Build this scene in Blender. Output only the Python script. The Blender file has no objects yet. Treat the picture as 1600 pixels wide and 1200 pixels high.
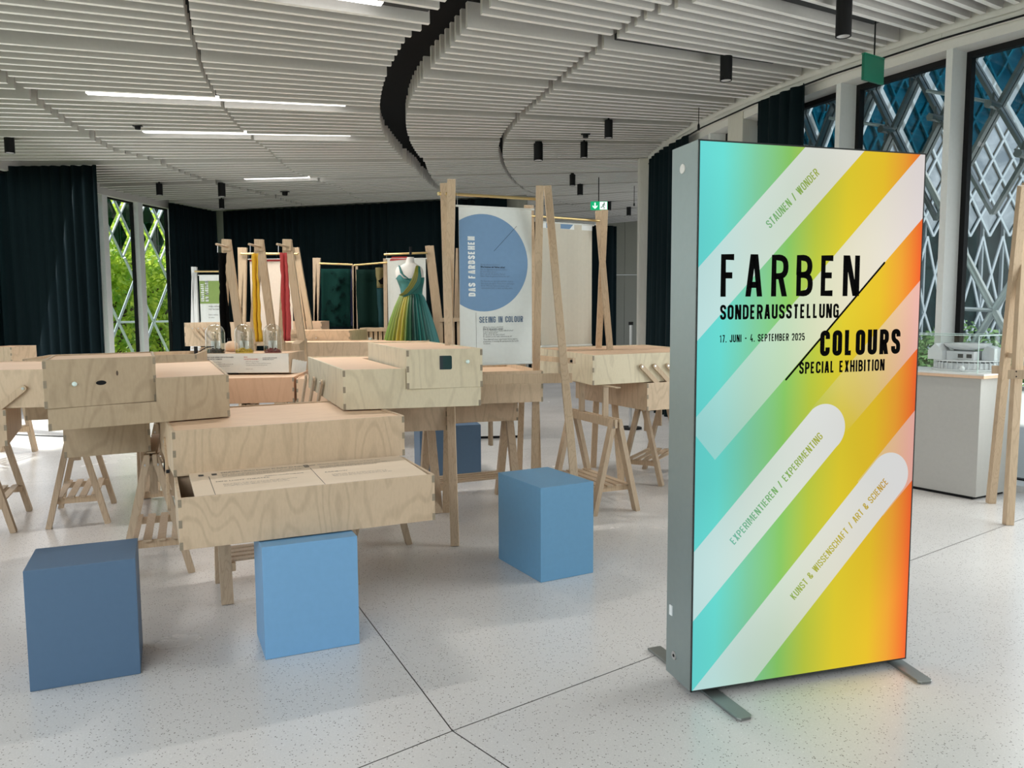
import bpy, bmesh, math, random
import numpy as np
from mathutils import Vector, Matrix
random.seed(7)
SC = bpy.context.scene
COL = SC.collection
R = math.radians
# ------------------------------------------------------------------ camera
F, HY, ROLL, H = 1240.0, 489.0, -0.31, 1.40      # measured on the 1600x1200 frame
PITCH = math.atan((600 - HY) / F)
fw = Vector((0, math.cos(PITCH), -math.sin(PITCH)))
rt = Vector((1, 0, 0)); up = rt.cross(fw)
rr = R(ROLL)
CR = math.cos(rr) * rt + math.sin(rr) * up
CU = -math.sin(rr) * rt + math.cos(rr) * up
cam = bpy.data.cameras.new('camera'); camo = bpy.data.objects.new('camera', cam); COL.objects.link(camo)
cam.sensor_width = 36; cam.lens = F / 1600 * 36; cam.clip_end = 300; cam.clip_start = 0.05
camo.matrix_world = Matrix(((CR.x, CU.x, -fw.x, 0), (CR.y, CU.y, -fw.y, 0), (CR.z, CU.z, -fw.z, H), (0, 0, 0, 1)))
SC.camera = camo
SC.view_settings.view_transform = 'Standard'; SC.view_settings.look = 'None'
SC.view_settings.gamma = 1; SC.view_settings.use_curve_mapping = False
SC.view_settings.exposure = 0.0
SC.cycles.max_bounces = 8; SC.cycles.transparent_max_bounces = 16
SC.cycles.caustics_reflective = False; SC.cycles.caustics_refractive = False

def ray(x, y): return fw * F + CR * (x - 800) + CU * (600 - y)
def Z(x, y, z=0.0):                       # a point of the photograph whose height is known
    d = ray(x, y); return Vector((0, 0, H)) + d * ((z - H) / d.z)
def Y(x, y, D):                           # a point whose distance is known
    d = ray(x, y); return Vector((0, 0, H)) + d * (D / d.y)
# the building is a ring: slats, facades and partitions are laid out about its centre
O = Vector((12.3, 11.85, 0))
def P(th, r, z=0.0): return Vector((O.x + r * math.cos(R(th)), O.y + r * math.sin(R(th)), z))
def pol(v):
    d = v - O; return math.degrees(math.atan2(d.y, d.x)) % 360, math.hypot(d.x, d.y)
def TH(x, y, r, far=False):
    d = ray(x, y); ox, oy = -O.x, -O.y
    a = d.x * d.x + d.y * d.y; b = 2 * (d.x * ox + d.y * oy); c = ox * ox + oy * oy - r * r
    D = math.sqrt(max(0, b * b - 4 * a * c)); t = (-b + (D if far else -D)) / 2 / a
    p = Vector((0, 0, H)) + d * t
    return pol(p)[0], p.z

# ------------------------------------------------------------------ world and lights
W = bpy.data.worlds.new('sky'); SC.world = W; W.use_nodes = True
nt = W.node_tree; bg = nt.nodes['Background']
sky = nt.nodes.new('ShaderNodeTexSky'); sky.sky_type = 'NISHITA'
sky.sun_disc = False; sky.sun_elevation = R(48); sky.sun_rotation = R(120); sky.air_density = 1.2; sky.dust_density = 3.0
mixn = nt.nodes.new('ShaderNodeMix'); mixn.data_type = 'RGBA'; mixn.inputs[0].default_value = 0.55
hs = nt.nodes.new('ShaderNodeVectorMath'); hs.operation = 'SCALE'; hs.inputs[3].default_value = 0.13
nt.links.new(sky.outputs[0], hs.inputs[0]); nt.links.new(hs.outputs[0], mixn.inputs[6]); mixn.inputs[7].default_value = (0.80, 0.90, 1.0, 1)
nt.links.new(mixn.outputs[2], bg.inputs[0]); bg.inputs[1].default_value = 1.25

def sun(name, rot, e, col, ang=2):
    l = bpy.data.lights.new(name, 'SUN'); l.energy = e; l.color = col; l.angle = R(ang)
    o = bpy.data.objects.new(name, l); COL.objects.link(o); o.rotation_euler = rot; return o
sun('sun', (R(42), 0, R(-118)), 8.0, (1, 0.96, 0.88))
def area(name, loc, target, sx, sy, e, col=(1, 1, 1)):
    l = bpy.data.lights.new(name, 'AREA'); l.shape = 'RECTANGLE'; l.size = sx; l.size_y = sy; l.energy = e; l.color = col
    o = bpy.data.objects.new(name, l); COL.objects.link(o); o.location = loc
    o.rotation_euler = (Vector(target) - Vector(loc)).to_track_quat('-Z', 'Y').to_euler(); return o
# daylight through the glazing beside and behind the camera (outside the frame)
def daylight(name, th, r, z, th2, r2, sx, sy, e, col, spread=140):
    o = area(name, P(th, r, z), P(th2, r2, 0.2), sx, sy, e, col); o.data.spread = R(spread); o.data.specular_factor = 0.45; return o
daylight('daylight_right', 226, 10.7, 2.1, 226, 16, 3.8, 3.0, 25, (0.95, 0.98, 1.0))
o = area('daylight_right_front', P(221.5, 10.75, 2.0), (-1.0, 4.4, 0.9), 2.4, 2.8, 68, (0.97, 1.0, 0.96)); o.data.spread = R(150); o.data.specular_factor = 0.4
daylight('daylight_right_rear', 240, 10.6, 2.0, 236, 16, 3.8, 3.0, 70, (0.95, 0.97, 1.0))
daylight('daylight_left', 184, 19.3, 2.0, 186, 13, 4.0, 3.0, 60, (0.96, 0.98, 1.0))
daylight('daylight_left_near', 206, 19.3, 2.0, 206, 13, 4.0, 3.0, 30, (0.96, 0.98, 1.0))
daylight('daylight_far_hall', 150, 18.6, 2.0, 150, 12, 4.0, 3.0, 40, (0.96, 0.98, 1.0))
area('hall_fill_rear', (-2.4, -2.0, 3.4), (-1.5, 1.6, 0.0), 5.0, 2.0, 265, (1.0, 0.97, 0.95))  # unseen fill lamp, added to brighten the foreground

# ------------------------------------------------------------------ materials
def mat(name, col, rough=0.6, metal=0.0, spec=0.5, emit=None, es=1.0, alpha=None):
    m = bpy.data.materials.new(name); m.use_nodes = True
    b = m.node_tree.nodes['Principled BSDF']
    b.inputs['Base Color'].default_value = (*col, 1); b.inputs['Roughness'].default_value = rough
    b.inputs['Metallic'].default_value = metal; b.inputs['Specular IOR Level'].default_value = spec
    if emit: b.inputs['Emission Color'].default_value = (*emit, 1); b.inputs['Emission Strength'].default_value = es
    # a little grain in every surface
    t = m.node_tree; n = t.nodes.new('ShaderNodeTexNoise'); n.inputs['Scale'].default_value = 35; n.inputs['Detail'].default_value = 4
    tc = t.nodes.new('ShaderNodeTexCoord'); t.links.new(tc.outputs['Object'], n.inputs['Vector'])
    h = t.nodes.new('ShaderNodeHueSaturation'); h.inputs['Color'].default_value = (*col, 1)
    r = t.nodes.new('ShaderNodeMapRange'); r.inputs[3].default_value = 0.95; r.inputs[4].default_value = 1.05
    t.links.new(n.outputs[0], r.inputs[0]); t.links.new(r.outputs[0], h.inputs['Value']); t.links.new(h.outputs[0], b.inputs['Base Color'])
    return m
def wood(name, c1, c2, stretch, scale=1.0, rough=0.55, bands=9.0, amt=0.5):
    """veneer: contour bands of a stretched noise (cathedral grain) over fine fibre"""
    m = bpy.data.materials.new(name); m.use_nodes = True; t = m.node_tree; b = t.nodes['Principled BSDF']; b.inputs['Roughness'].default_value = rough
    tc = t.nodes.new('ShaderNodeTexCoord'); oi = t.nodes.new('ShaderNodeObjectInfo')
    ad = t.nodes.new('ShaderNodeVectorMath'); ad.operation = 'ADD'; mu = t.nodes.new('ShaderNodeMath'); mu.operation = 'MULTIPLY'; mu.inputs[1].default_value = 37
    t.links.new(oi.outputs['Random'], mu.inputs[0]); t.links.new(tc.outputs['Object'], ad.inputs[0]); t.links.new(mu.outputs[0], ad.inputs[1])
    mp = t.nodes.new('ShaderNodeMapping'); mp.inputs['Scale'].default_value = stretch; t.links.new(ad.outputs[0], mp.inputs[0])
    n = t.nodes.new('ShaderNodeTexNoise'); n.inputs['Scale'].default_value = 1.5 * scale; n.inputs['Detail'].default_value = 1.6; n.inputs['Roughness'].default_value = 0.4
    t.links.new(mp.outputs[0], n.inputs['Vector'])
    k = t.nodes.new('ShaderNodeMath'); k.operation = 'MULTIPLY'; k.inputs[1].default_value = bands * 6.28; t.links.new(n.outputs[0], k.inputs[0])
    s = t.nodes.new('ShaderNodeMath'); s.operation = 'SINE'; t.links.new(k.outputs[0], s.inputs[0])
    mr = t.nodes.new('ShaderNodeMapRange'); mr.inputs[1].default_value = 0.2; mr.inputs[2].default_value = 1.0; t.links.new(s.outputs[0], mr.inputs[0])
    f = t.nodes.new('ShaderNodeTexNoise'); f.inputs['Scale'].default_value = 30 * scale; f.inputs['Detail'].default_value = 3; t.links.new(mp.outputs[0], f.inputs['Vector'])
    l = t.nodes.new('ShaderNodeTexNoise'); l.inputs['Scale'].default_value = 2.2; t.links.new(ad.outputs[0], l.inputs['Vector'])
    a1 = t.nodes.new('ShaderNodeMath'); a1.operation = 'MULTIPLY_ADD'; a1.inputs[1].default_value = amt * 0.55; t.links.new(mr.outputs[0], a1.inputs[0])
    a2 = t.nodes.new('ShaderNodeMath'); a2.operation = 'MULTIPLY_ADD'; a2.inputs[1].default_value = amt; t.links.new(f.outputs[0], a2.inputs[0])
    a3 = t.nodes.new('ShaderNodeMath'); a3.operation = 'MULTIPLY_ADD'; a3.inputs[1].default_value = amt * 0.9; a3.inputs[2].default_value = -amt * 0.8; t.links.new(l.outputs[0], a3.inputs[0])
    t.links.new(a3.outputs[0], a2.inputs[2]); t.links.new(a2.outputs[0], a1.inputs[2])
    mx = t.nodes.new('ShaderNodeMix'); mx.data_type = 'RGBA'; mx.inputs[6].default_value = (*c1, 1); mx.inputs[7].default_value = (*c2, 1)
    t.links.new(a1.outputs[0], mx.inputs[0]); t.links.new(mx.outputs[2], b.inputs['Base Color'])
    return m
PC1, PC2 = (0.62, 0.475, 0.33), (0.34, 0.245, 0.155)
M_PLYV = wood('plywood_upright', PC1, PC2, (3.4, 3.4, 1.0), bands=11.0, amt=0.48)
M_PLYD = wood('plywood_upright_brown_shaded', (0.47, 0.365, 0.245), (0.27, 0.195, 0.125), (3.4, 3.4, 1.0), bands=11.0, amt=0.48)  # browner veneer, with the shade on these boxes put into the colour
M_PLYP = wood('plywood_upright_pale_lit', (0.68, 0.60, 0.435), (0.42, 0.35, 0.235), (3.4, 3.4, 1.0), bands=9.0, amt=0.48)  # paler veneer, with the window light on these boxes put into the colour
M_PLYX = wood('plywood_flat', (0.76, 0.53, 0.36), (0.60, 0.40, 0.25), (0.8, 3.0, 1.0), amt=0.35)
M_PLYE = wood('plywood_end_grain', (0.30, 0.25, 0.18), (0.16, 0.12, 0.085), (1, 1, 12), scale=4)
M_POST = wood('timber_post', (0.57, 0.43, 0.29), (0.37, 0.26, 0.165), (14, 14, 1.2), amt=0.6)
M_POSTD = wood('timber_trestle', (0.50, 0.385, 0.27), (0.32, 0.235, 0.155), (14, 14, 1.5), amt=0.6)
M_ORIL = wood('plywood_red_tone', (0.66, 0.40, 0.25), (0.50, 0.28, 0.165), (2.6, 2.6, 0.6), amt=0.4)
M_CTIM = wood('pale_column_timber', (0.62, 0.60, 0.54), (0.50, 0.47, 0.41), (8, 8, 0.7), amt=0.35)
M_WHITE = mat('white_paint', (0.72, 0.70, 0.67), 0.55)
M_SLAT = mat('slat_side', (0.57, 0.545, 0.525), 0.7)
M_SLATB = mat('slat_edge_lit', (0.88, 0.87, 0.85), 0.5)  # sides greyed, underside whitened: floor bounce painted into the two colours
M_FRAMEW = mat('window_white', (0.74, 0.75, 0.74), 0.4)
M_BLACK = mat('matt_black', (0.005, 0.005, 0.006), 0.6, spec=.25)
M_BLACKV = mat('ceiling_void', (0.006, 0.006, 0.007), 0.9)
M_CURT = mat('dark_teal_fabric', (0.006, 0.0145, 0.018), 0.9, spec=0.12)
M_ALU = mat('aluminium', (0.30, 0.36, 0.355), 0.42, 0.55)
M_ALUD = mat('foot_plate_grey', (0.27, 0.29, 0.28), 0.38, 0.7)
M_BLUE1 = mat('grey_blue_paint', (0.082, 0.155, 0.26), 0.5)
M_BLUE2 = mat('light_blue_paint', (0.19, 0.41, 0.68), 0.45)
M_BLUE3 = mat('mid_blue_paint', (0.13, 0.31, 0.50), 0.45)
M_BRASS = mat('brass', (0.62, 0.47, 0.22), 0.3, 0.8)
M_BANNER = mat('banner_cloth', (0.70, 0.73, 0.71), 0.8)
M_CREAM = mat('banner_reverse', (0.60, 0.57, 0.49), 0.8)
M_CREAMP = mat('cream_cloth', (0.72, 0.62, 0.53), 0.8)
M_CIRC = mat('print_blue', (0.165, 0.29, 0.47), 0.8)
M_INK = mat('print_ink', (0.03, 0.04, 0.06), 0.8)
M_INKB = mat('print_blue_grey', (0.13, 0.19, 0.28), 0.8)
M_INKG = mat('print_grey', (0.08, 0.08, 0.08), 0.9)
M_INKR = mat('print_red', (0.45, 0.07, 0.06), 0.8)
M_PRW = mat('print_white', (0.80, 0.84, 0.85), 0.8)
M_GREENP = mat('print_green', (0.22, 0.32, 0.09), 0.8)
M_STEEL = mat('steel', (0.55, 0.55, 0.55), 0.3, 0.9)
M_CONC = mat('concrete_grey', (0.30, 0.30, 0.26), 0.85)
M_SIGNG = mat('sign_green', (0.0, 0.13, 0.075), 0.35)
M_RED = mat('red_cloth', (0.42, 0.05, 0.05), 0.85)
M_YEL = mat('yellow_cloth', (0.62, 0.36, 0.02), 0.85)
M_BLKC = mat('black_cloth', (0.003, 0.003, 0.003), 0.95, spec=.05)
M_GRNC = mat('green_textile', (0.004, 0.028, 0.024), 0.9, spec=.1)
M_GRNC2 = mat('bottle_green_textile', (0.002, 0.013, 0.010), 0.9, spec=.1)
M_LEAFP = mat('leaf_print', (0.0015, 0.010, 0.010), 0.9, spec=.1)
M_NAVY = mat('navy_textile', (0.006, 0.008, 0.06), 0.8)
M_OLIVE = mat('sand_textile', (0.15, 0.13, 0.06), 0.9, spec=.1)
M_TEALP = mat('teal_textile', (0.012, 0.04, 0.045), 0.9, spec=.1)
M_SKIN = mat('mannequin_white', (0.72, 0.70, 0.66), 0.5)
M_MODEL = mat('model_white', (0.70, 0.71, 0.74), 0.5)
M_PLINTH = mat('plinth_grey_white', (0.46, 0.46, 0.44), 0.55)
M_SILW = mat('lattice_white_metal', (0.75, 0.82, 0.85), 0.35, 0.2)
M_TUBE = mat('lattice_tube_grey', (0.16, 0.19, 0.20), 0.4, 0.5)
M_TUBEL = mat('lattice_tube_pale', (0.50, 0.58, 0.60), 0.35, 0.4)
def glassy(name, tint, refl=0.06, rough=0.02, pw_=3.0):
    m = bpy.data.materials.new(name); m.use_nodes = True; t = m.node_tree; t.nodes.clear()
    o = t.nodes.new('ShaderNodeOutputMaterial'); tr = t.nodes.new('ShaderNodeBsdfTransparent'); g = t.nodes.new('ShaderNodeBsdfGlossy')
    tr.inputs[0].default_value = (*tint, 1); g.inputs['Roughness'].default_value = rough
    fr = t.nodes.new('ShaderNodeLayerWeight'); fr.inputs[0].default_value = 0.25
    mr = t.nodes.new('ShaderNodeMapRange'); mr.inputs[3].default_value = refl; mr.inputs[4].default_value = 0.9
    t.links.new(fr.outputs['Facing'], mr.inputs[0])
    pw = t.nodes.new('ShaderNodeMath'); pw.operation = 'POWER'; pw.inputs[1].default_value = pw_
    t.links.new(fr.outputs['Facing'], pw.inputs[0]); t.links.new(pw.outputs[0], mr.inputs[0])
    mx = t.nodes.new('ShaderNodeMixShader'); t.links.new(mr.outputs[0], mx.inputs[0]); t.links.new(tr.outputs[0], mx.inputs[1]); t.links.new(g.outputs[0], mx.inputs[2])
    t.links.new(mx.outputs[0], o.inputs[0]); return m
M_GLASS = glassy('window_glass', (0.90, 0.96, 0.95), 0.03)
M_DOME = glassy('dome_glass', (0.93, 0.95, 0.93), 0.09, pw_=1.8)
M_CASE = glassy('case_glass', (0.965, 0.985, 0.98), 0.02)
def frosted(name, col, tr=.85):
    m = mat(name, col, .4); t = m.node_tree; b = t.nodes['Principled BSDF']; x = t.nodes.new('ShaderNodeBsdfTranslucent'); x.inputs[0].default_value = (*col, 1)
    x2 = t.nodes.new('ShaderNodeBsdfTransparent'); x2.inputs[0].default_value = (*col, 1); s2 = t.nodes.new('ShaderNodeMixShader'); s2.inputs[0].default_value = .7; t.links.new(x.outputs[0], s2.inputs[1]); t.links.new(x2.outputs[0], s2.inputs[2]); x = s2
    s = t.nodes.new('ShaderNodeMixShader'); s.inputs[0].default_value = tr; t.links.new(b.outputs[0], s.inputs[1]); t.links.new(x.outputs[0], s.inputs[2]); t.links.new(s.outputs[0], t.nodes['Material Output'].inputs[0]); return m
M_GASK = frosted('white_pane_gasket', (.90, .95, .96))
def panelmat(name, c1, c2, rough, metal, line=None):
    m = mat(name, c1, rough, metal); t = m.node_tree; b = t.nodes['Principled BSDF']
    tc = t.nodes.new('ShaderNodeTexCoord'); n = t.nodes.new('ShaderNodeTexNoise'); n.inputs['Scale'].default_value = 1.6; n.inputs['Detail'].default_value = 5; n.inputs['Distortion'].default_value = 1.2
    t.links.new(tc.outputs['Object'], n.inputs[0])
    r = t.nodes.new('ShaderNodeValToRGB'); r.color_ramp.elements[0].position = 0.35; r.color_ramp.elements[1].position = 0.68
    r.color_ramp.elements[0].color = (*c1, 1); r.color_ramp.elements[1].color = (*c2, 1)
    t.links.new(n.outputs[0], r.inputs[0]); t.links.new(r.outputs[0], b.inputs['Base Color']); return m
M_PBLUE = glassy('blue_facade_glass', (0.10, 0.35, 0.43), 0.04)
M_PTEAL = glassy('teal_facade_glass', (0.035, 0.13, 0.13), 0.04)
M_PSILV = panelmat('silver_facade_panel', (0.30, 0.34, 0.38), (0.62, 0.66, 0.70), 0.30, 0.75)
M_DGLASS = panelmat('dark_green_glass', (0.006, 0.028, 0.028), (0.02, 0.075, 0.07), 0.45, 0.0)

# ------------------------------------------------------------------ mesh helpers
class MB:
    def __init__(s): s.v = []; s.f = []; s.c = []
    def add(s, vs, fs):
        n = len(s.v); s.v += [tuple(v) for v in vs]; s.f += [tuple(n + i for i in f) for f in fs]; return s
    def box(s, o, ax, ay, az):
        o, ax, ay, az = map(Vector, (o, ax, ay, az))
        vs = [o, o + ax, o + ax + ay, o + ay]; vs += [v + az for v in vs]
        return s.add(vs, [(0, 3, 2, 1), (4, 5, 6, 7), (0, 1, 5, 4), (1, 2, 6, 5), (2, 3, 7, 6), (3, 0, 4, 7)])
    def b(s, x0, x1, y0, y1, z0, z1): return s.box((x0, y0, z0), (x1 - x0, 0, 0), (0, y1 - y0, 0), (0, 0, z1 - z0))
    def bar(s, p, q, w, h, side=None):
        """square-section bar from p to q, w across 'side', h across the other way"""
        p, q = Vector(p), Vector(q); d = (q - p).normalized()
        a = Vector(side) if side is not None else (Vector((0, 0, 1)) if abs(d.z) < 0.9 else Vector((1, 0, 0)))
        a = (a - d * a.dot(d)).normalized(); c = d.cross(a)
        o = p - a * w / 2 - c * h / 2
        return s.box(o, a * w, c * h, q - p)
    def tube(s, p, q, r, n=10, r2=None, cap=True):
        p, q = Vector(p), Vector(q); d = (q - p).normalized(); a = d.orthogonal().normalized(); c = d.cross(a); r2 = r if r2 is None else r2
        vs = [p + (a * math.cos(2 * math.pi * i / n) + c * math.sin(2 * math.pi * i / n)) * r for i in range(n)]
        vs += [q + (a * math.cos(2 * math.pi * i / n) + c * math.sin(2 * math.pi * i / n)) * r2 for i in range(n)]
        fs = [(i, (i + 1) % n, n + (i + 1) % n, n + i) for i in range(n)]
        if cap: fs += [tuple(range(n))[::-1], tuple(range(n, 2 * n))]
        return s.add(vs, fs)
    def path(s, pts, r, n=8):
        for i in range(len(pts) - 1): s.tube(pts[i], pts[i + 1], r, n)
        return s
    def prism(s, poly, fn, t):
        """poly: 2-D outline, fn(u, v) -> point, t: extrusion vector"""
        n = len(poly); t = Vector(t); a = [Vector(fn(u, v)) for u, v in poly]
        return s.add(a + [p + t for p in a], [tuple(range(n)), tuple(range(2 * n - 1, n - 1, -1))] + [(i, n + i, n + (i + 1) % n, (i + 1) % n) for i in range(n)])
    def lathe(s, prof, c=(0, 0, 0), n=24, sx=1, sy=1):
        c = Vector(c); vs = []
        for r, z in prof: vs += [c + Vector((r * sx * math.cos(2 * math.pi * i / n), r * sy * math.sin(2 * math.pi * i / n), z)) for i in range(n)]
        fs = [(k * n + i, k * n + (i + 1) % n, (k + 1) * n + (i + 1) % n, (k + 1) * n + i) for k in range(len(prof) - 1) for i in range(n)]
        return s.add(vs, fs)
def link(o, parent=None):
    COL.objects.link(o)
    if parent: o.parent = parent
    return o
def obj(name, mb, m, parent=None, smooth=False, bevel=0.0, label=None):
    me = bpy.data.meshes.new(name); me.from_pydata([tuple(v) for v in mb.v], [], mb.f); me.update(); me.validate()
    bm = bmesh.new(); bm.from_mesh(me); bmesh.ops.recalc_face_normals(bm, faces=bm.faces); bm.to_mesh(me); bm.free()
    if m: me.materials.append(m)
    if smooth:
        for p in me.polygons: p.use_smooth = True
    o = link(bpy.data.objects.new(name, me), parent)
    if bevel:
        md = o.modifiers.new('bevel', 'BEVEL'); md.width = bevel; md.segments = 2; md.limit_method = 'ANGLE'
    if label: o['label'] = label
    return o
def tag(o, label, cat, group=None):
    o['label'] = label; o['category'] = cat
    if group: o['group'] = group
    return o
def thing(name, label, cat, loc=(0, 0, 0), rot=0.0, group=None):
    o = bpy.data.objects.new(name, None); COL.objects.link(o); o.location = loc; o.rotation_euler = (0, 0, rot); o.empty_display_size = 0.1
    return tag(o, label, cat, group)
def struct(o): o['kind'] = 'structure'; return o
def empty_struct(name):
    o = bpy.data.objects.new(name, None); COL.objects.link(o); o['kind'] = 'structure'; return o
def dup(root, loc=None, rot=None):
    r = root.copy(); COL.objects.link(r)
    if loc is not None: r.location = loc
    if rot is not None: r.rotation_euler = (0, 0, rot)
    for ch in root.children:
        c = ch.copy(); COL.objects.link(c); c.parent = r
        for g in ch.children:
            d = g.copy(); COL.objects.link(d); d.parent = c
    return r

# ------------------------------------------------------------------ condensed lettering drawn with strokes
def fillet(pts, closed, rad):
    out = []; n = len(pts)
    for i, p in enumerate(pts):
        x, y, k = p
        if k == 0 or (not closed and i in (0, n - 1)): out.append((x, y)); continue
        a = pts[i - 1]; b = pts[(i + 1) % n]; P0 = Vector((x, y)); A = Vector(a[:2]) - P0; B = Vector(b[:2]) - P0
        la, lb = A.length, B.length; r = min(rad * k, la * 0.5 if a[2] else la * 0.98, lb * 0.5 if b[2] else lb * 0.98)
        A.normalize(); B.normalize(); s = P0 + A * r; e = P0 + B * r
        for j in range(6):
            t = j / 5; q = s * (1 - t) ** 2 + P0 * (2 * t * (1 - t)) * 0.94 + (s + e) * 0.5 * (2 * t * (1 - t)) * 0.06 + e * t * t; out.append((q.x, q.y))
    return out
G = {  # letter: (width factor, [(closed, [(x, y, corner), ...]), ...]) in a unit box of stroke centres
 'A': (1.08, [(0, [(0, -.07, 0), (.47, 1.07, 0)]), (0, [(.53, 1.07, 0), (1, -.07, 0)]), (0, [(.17, .24, 0), (.83, .24, 0)])]),
 'B': (1, [(1, [(0, 0, 0), (1, 0, 1), (1, .52, 1), (0, .52, 0)]), (0, [(0, .52, 0), (0, 1, 0), (.94, 1, 1), (.94, .52, 1), (0, .52, 0)])]),
 'C': (1, [(0, [(1, .7, 0), (1, 1, 1), (0, 1, 1), (0, 0, 1), (1, 0, 1), (1, .3, 0)])]),
 'D': (1, [(1, [(0, 0, 0), (1, 0, 1), (1, 1, 1), (0, 1, 0)])]),
 'E': (.86, [(0, [(1, 0, 0), (0, 0, 0), (0, 1, 0), (1, 1, 0)]), (0, [(0, .51, 0), (.88, .51, 0)])]),
 'F': (.86, [(0, [(0, -.07, 0), (0, 1, 0), (1, 1, 0)]), (0, [(0, .5, 0), (.85, .5, 0)])]),
 'G': (1, [(0, [(1, .72, 0), (1, 1, 1), (0, 1, 1), (0, 0, 1), (1, 0, 1), (1, .48, 0), (.52, .48, 0)])]),
 'H': (1, [(0, [(0, -.07, 0), (0, 1.07, 0)]), (0, [(1, -.07, 0), (1, 1.07, 0)]), (0, [(0, .5, 0), (1, .5, 0)])]),
 'I': (0, [(0, [(0, -.07, 0), (0, 1.07, 0)])]),
 'J': (.8, [(0, [(1, 1.07, 0), (1, 0, 1), (0, 0, 1), (0, .25, 0)])]),
 'K': (1, [(0, [(0, -.07, 0), (0, 1.07, 0)]), (0, [(1, 1.05, 0), (.08, .38, 0)]), (0, [(.32, .55, 0), (1.02, -.05, 0)])]),
 'L': (.8, [(0, [(0, 1.07, 0), (0, 0, 0), (1, 0, 0)])]),
 'M': (1.4, [(0, [(0, -.07, 0), (0, 1.07, 0)]), (0, [(.02, 1.07, 0), (.5, .15, 0), (.98, 1.07, 0)]), (0, [(1, -.07, 0), (1, 1.07, 0)])]),
 'N': (1.04, [(0, [(0, -.07, 0), (0, 1.07, 0)]), (0, [(.02, 1.07, 0), (.98, -.07, 0)]), (0, [(1, -.07, 0), (1, 1.07, 0)])]),
 'O': (1, [(1, [(0, 0, 1), (1, 0, 1), (1, 1, 1), (0, 1, 1)])]),
 'P': (.95, [(0, [(0, -.07, 0), (0, 1, 0), (1, 1, 1), (1, .45, 1), (0, .45, 0)])]),
 'R': (1, [(0, [(0, -.07, 0), (0, 1, 0), (1, 1, 1), (1, .48, 1), (0, .48, 0)]), (0, [(.55, .48, 0), (1.03, -.07, 0)])]),
 'S': (.98, [(0, [(1, .74, 0), (1, 1, 1), (0, 1, 1), (0, .58, 1), (1, .44, 1), (1, 0, 1), (0, 0, 1), (0, .27, 0)])]),
 'T': (.95, [(0, [(-.05, 1, 0), (1.05, 1, 0)]), (0, [(.5, 1, 0), (.5, -.07, 0)])]),
 'U': (1, [(0, [(0, 1.07, 0), (0, 0, 1), (1, 0, 1), (1, 1.07, 0)])]),
 'W': (1.6, [(0, [(0, 1.07, 0), (.24, -.07, 0)]), (0, [(.25, -.07, 0), (.49, 1.07, 0)]), (0, [(.51, 1.07, 0), (.75, -.07, 0)]), (0, [(.76, -.07, 0), (1, 1.07, 0)])]),
 'Y': (1, [(0, [(0, 1.07, 0), (.5, .45, 0), (1, 1.07, 0)]), (0, [(.5, .45, 0), (.5, -.07, 0)])]),
 'X': (1.02, [(0, [(0, 1.07, 0), (1, -.07, 0)]), (0, [(1, 1.07, 0), (0, -.07, 0)])]),
 '/': (.75, [(0, [(0, -.12, 0), (1, 1.12, 0)])]), '-': (.8, [(0, [(0, .48, 0), (1, .48, 0)])]), '.': (0, [(0, [(0, -.07, 0), (0, .07, 0)])]),
 '&': (1.15, [(0, [(1, .42, 0), (.86, 0, .6), (0, 0, 1), (0, .52, 1), (.72, .62, .7), (.72, 1, .8), (.1, 1, .8), (.1, .72, .5), (1.0, -.06, 0)])]),
 '1': (.45, [(0, [(0, .8, 0), (1, 1, 0), (1, -.07, 0)])]), '7': (.9, [(0, [(0, 1, 0), (1, 1, 0), (.3, -.07, 0)])]),
 '4': (1, [(0, [(.6, 1.07, 0), (0, .25, 0), (1.1, .25, 0)]), (0, [(.75, .5, 0), (.75, -.07, 0)])]),
 '2': (.95, [(0, [(0, .75, 0), (0, 1, 1), (1, 1, 1), (1, .55, .7), (0, 0, 0), (1.04, 0, 0)])]),
 '0': (1, [(1, [(0, 0, 1), (1, 0, 1), (1, 1, 1), (0, 1, 1)])]),
 '5': (.95, [(0, [(1, 1, 0), (0, 1, 0), (0, .55, 0), (1, .6, 1), (1, 0, 1), (0, 0, 1), (0, .25, 0)])]),
}
def ycut(poly, y, sgn):
    out = []
    for i in range(len(poly)):
        p, q = poly[i - 1], poly[i]; fp, fq = (p[1] - y) * sgn, (q[1] - y) * sgn
        if (fp <= 0) != (fq <= 0): k = fp / (fp - fq); out.append((p[0] + (q[0] - p[0]) * k, p[1] + (q[1] - p[1]) * k))
        if fq <= 0: out.append((q[0], q[1]))
    return out
def ribbon(mb, pts, closed, t, fn, h=1.0):
    V = [Vector(pts[0])]
    for p in pts[1:]:
        if (Vector(p) - V[-1]).length > 1e-5 * h + 1e-7: V.append(Vector(p))
    if closed and (V[0] - V[-1]).length < 1e-5 * h + 1e-7: V.pop()
    n = len(V)
    L, Rr = [], []
    for i in range(n):
        a = V[i - 1] if (i > 0 or closed) else None; b = V[(i + 1) % n] if (i < n - 1 or closed) else None
        d1 = (V[i] - a).normalized() if a is not None else None; d2 = (b - V[i]).normalized() if b is not None else None
        if d1 is None: d1 = d2
        if d2 is None: d2 = d1
        n1 = Vector((-d1.y, d1.x)); n2 = Vector((-d2.y, d2.x)); m = (n1 + n2)
        m = m.normalized() if m.length > 1e-4 else n1
        k = 1 / max(0.8, m.dot(n1)); L.append(V[i] + m * k * t / 2); Rr.append(V[i] - m * k * t / 2)
    for i in range(n if closed else n - 1):
        j = (i + 1) % n; q = ycut(ycut([L[i][:], L[j][:], Rr[j][:], Rr[i][:]], 0, -1), h, 1)
        if len(q) > 2: mb.add([fn(x, y) for x, y in q], [tuple(range(len(q)))])
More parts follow.
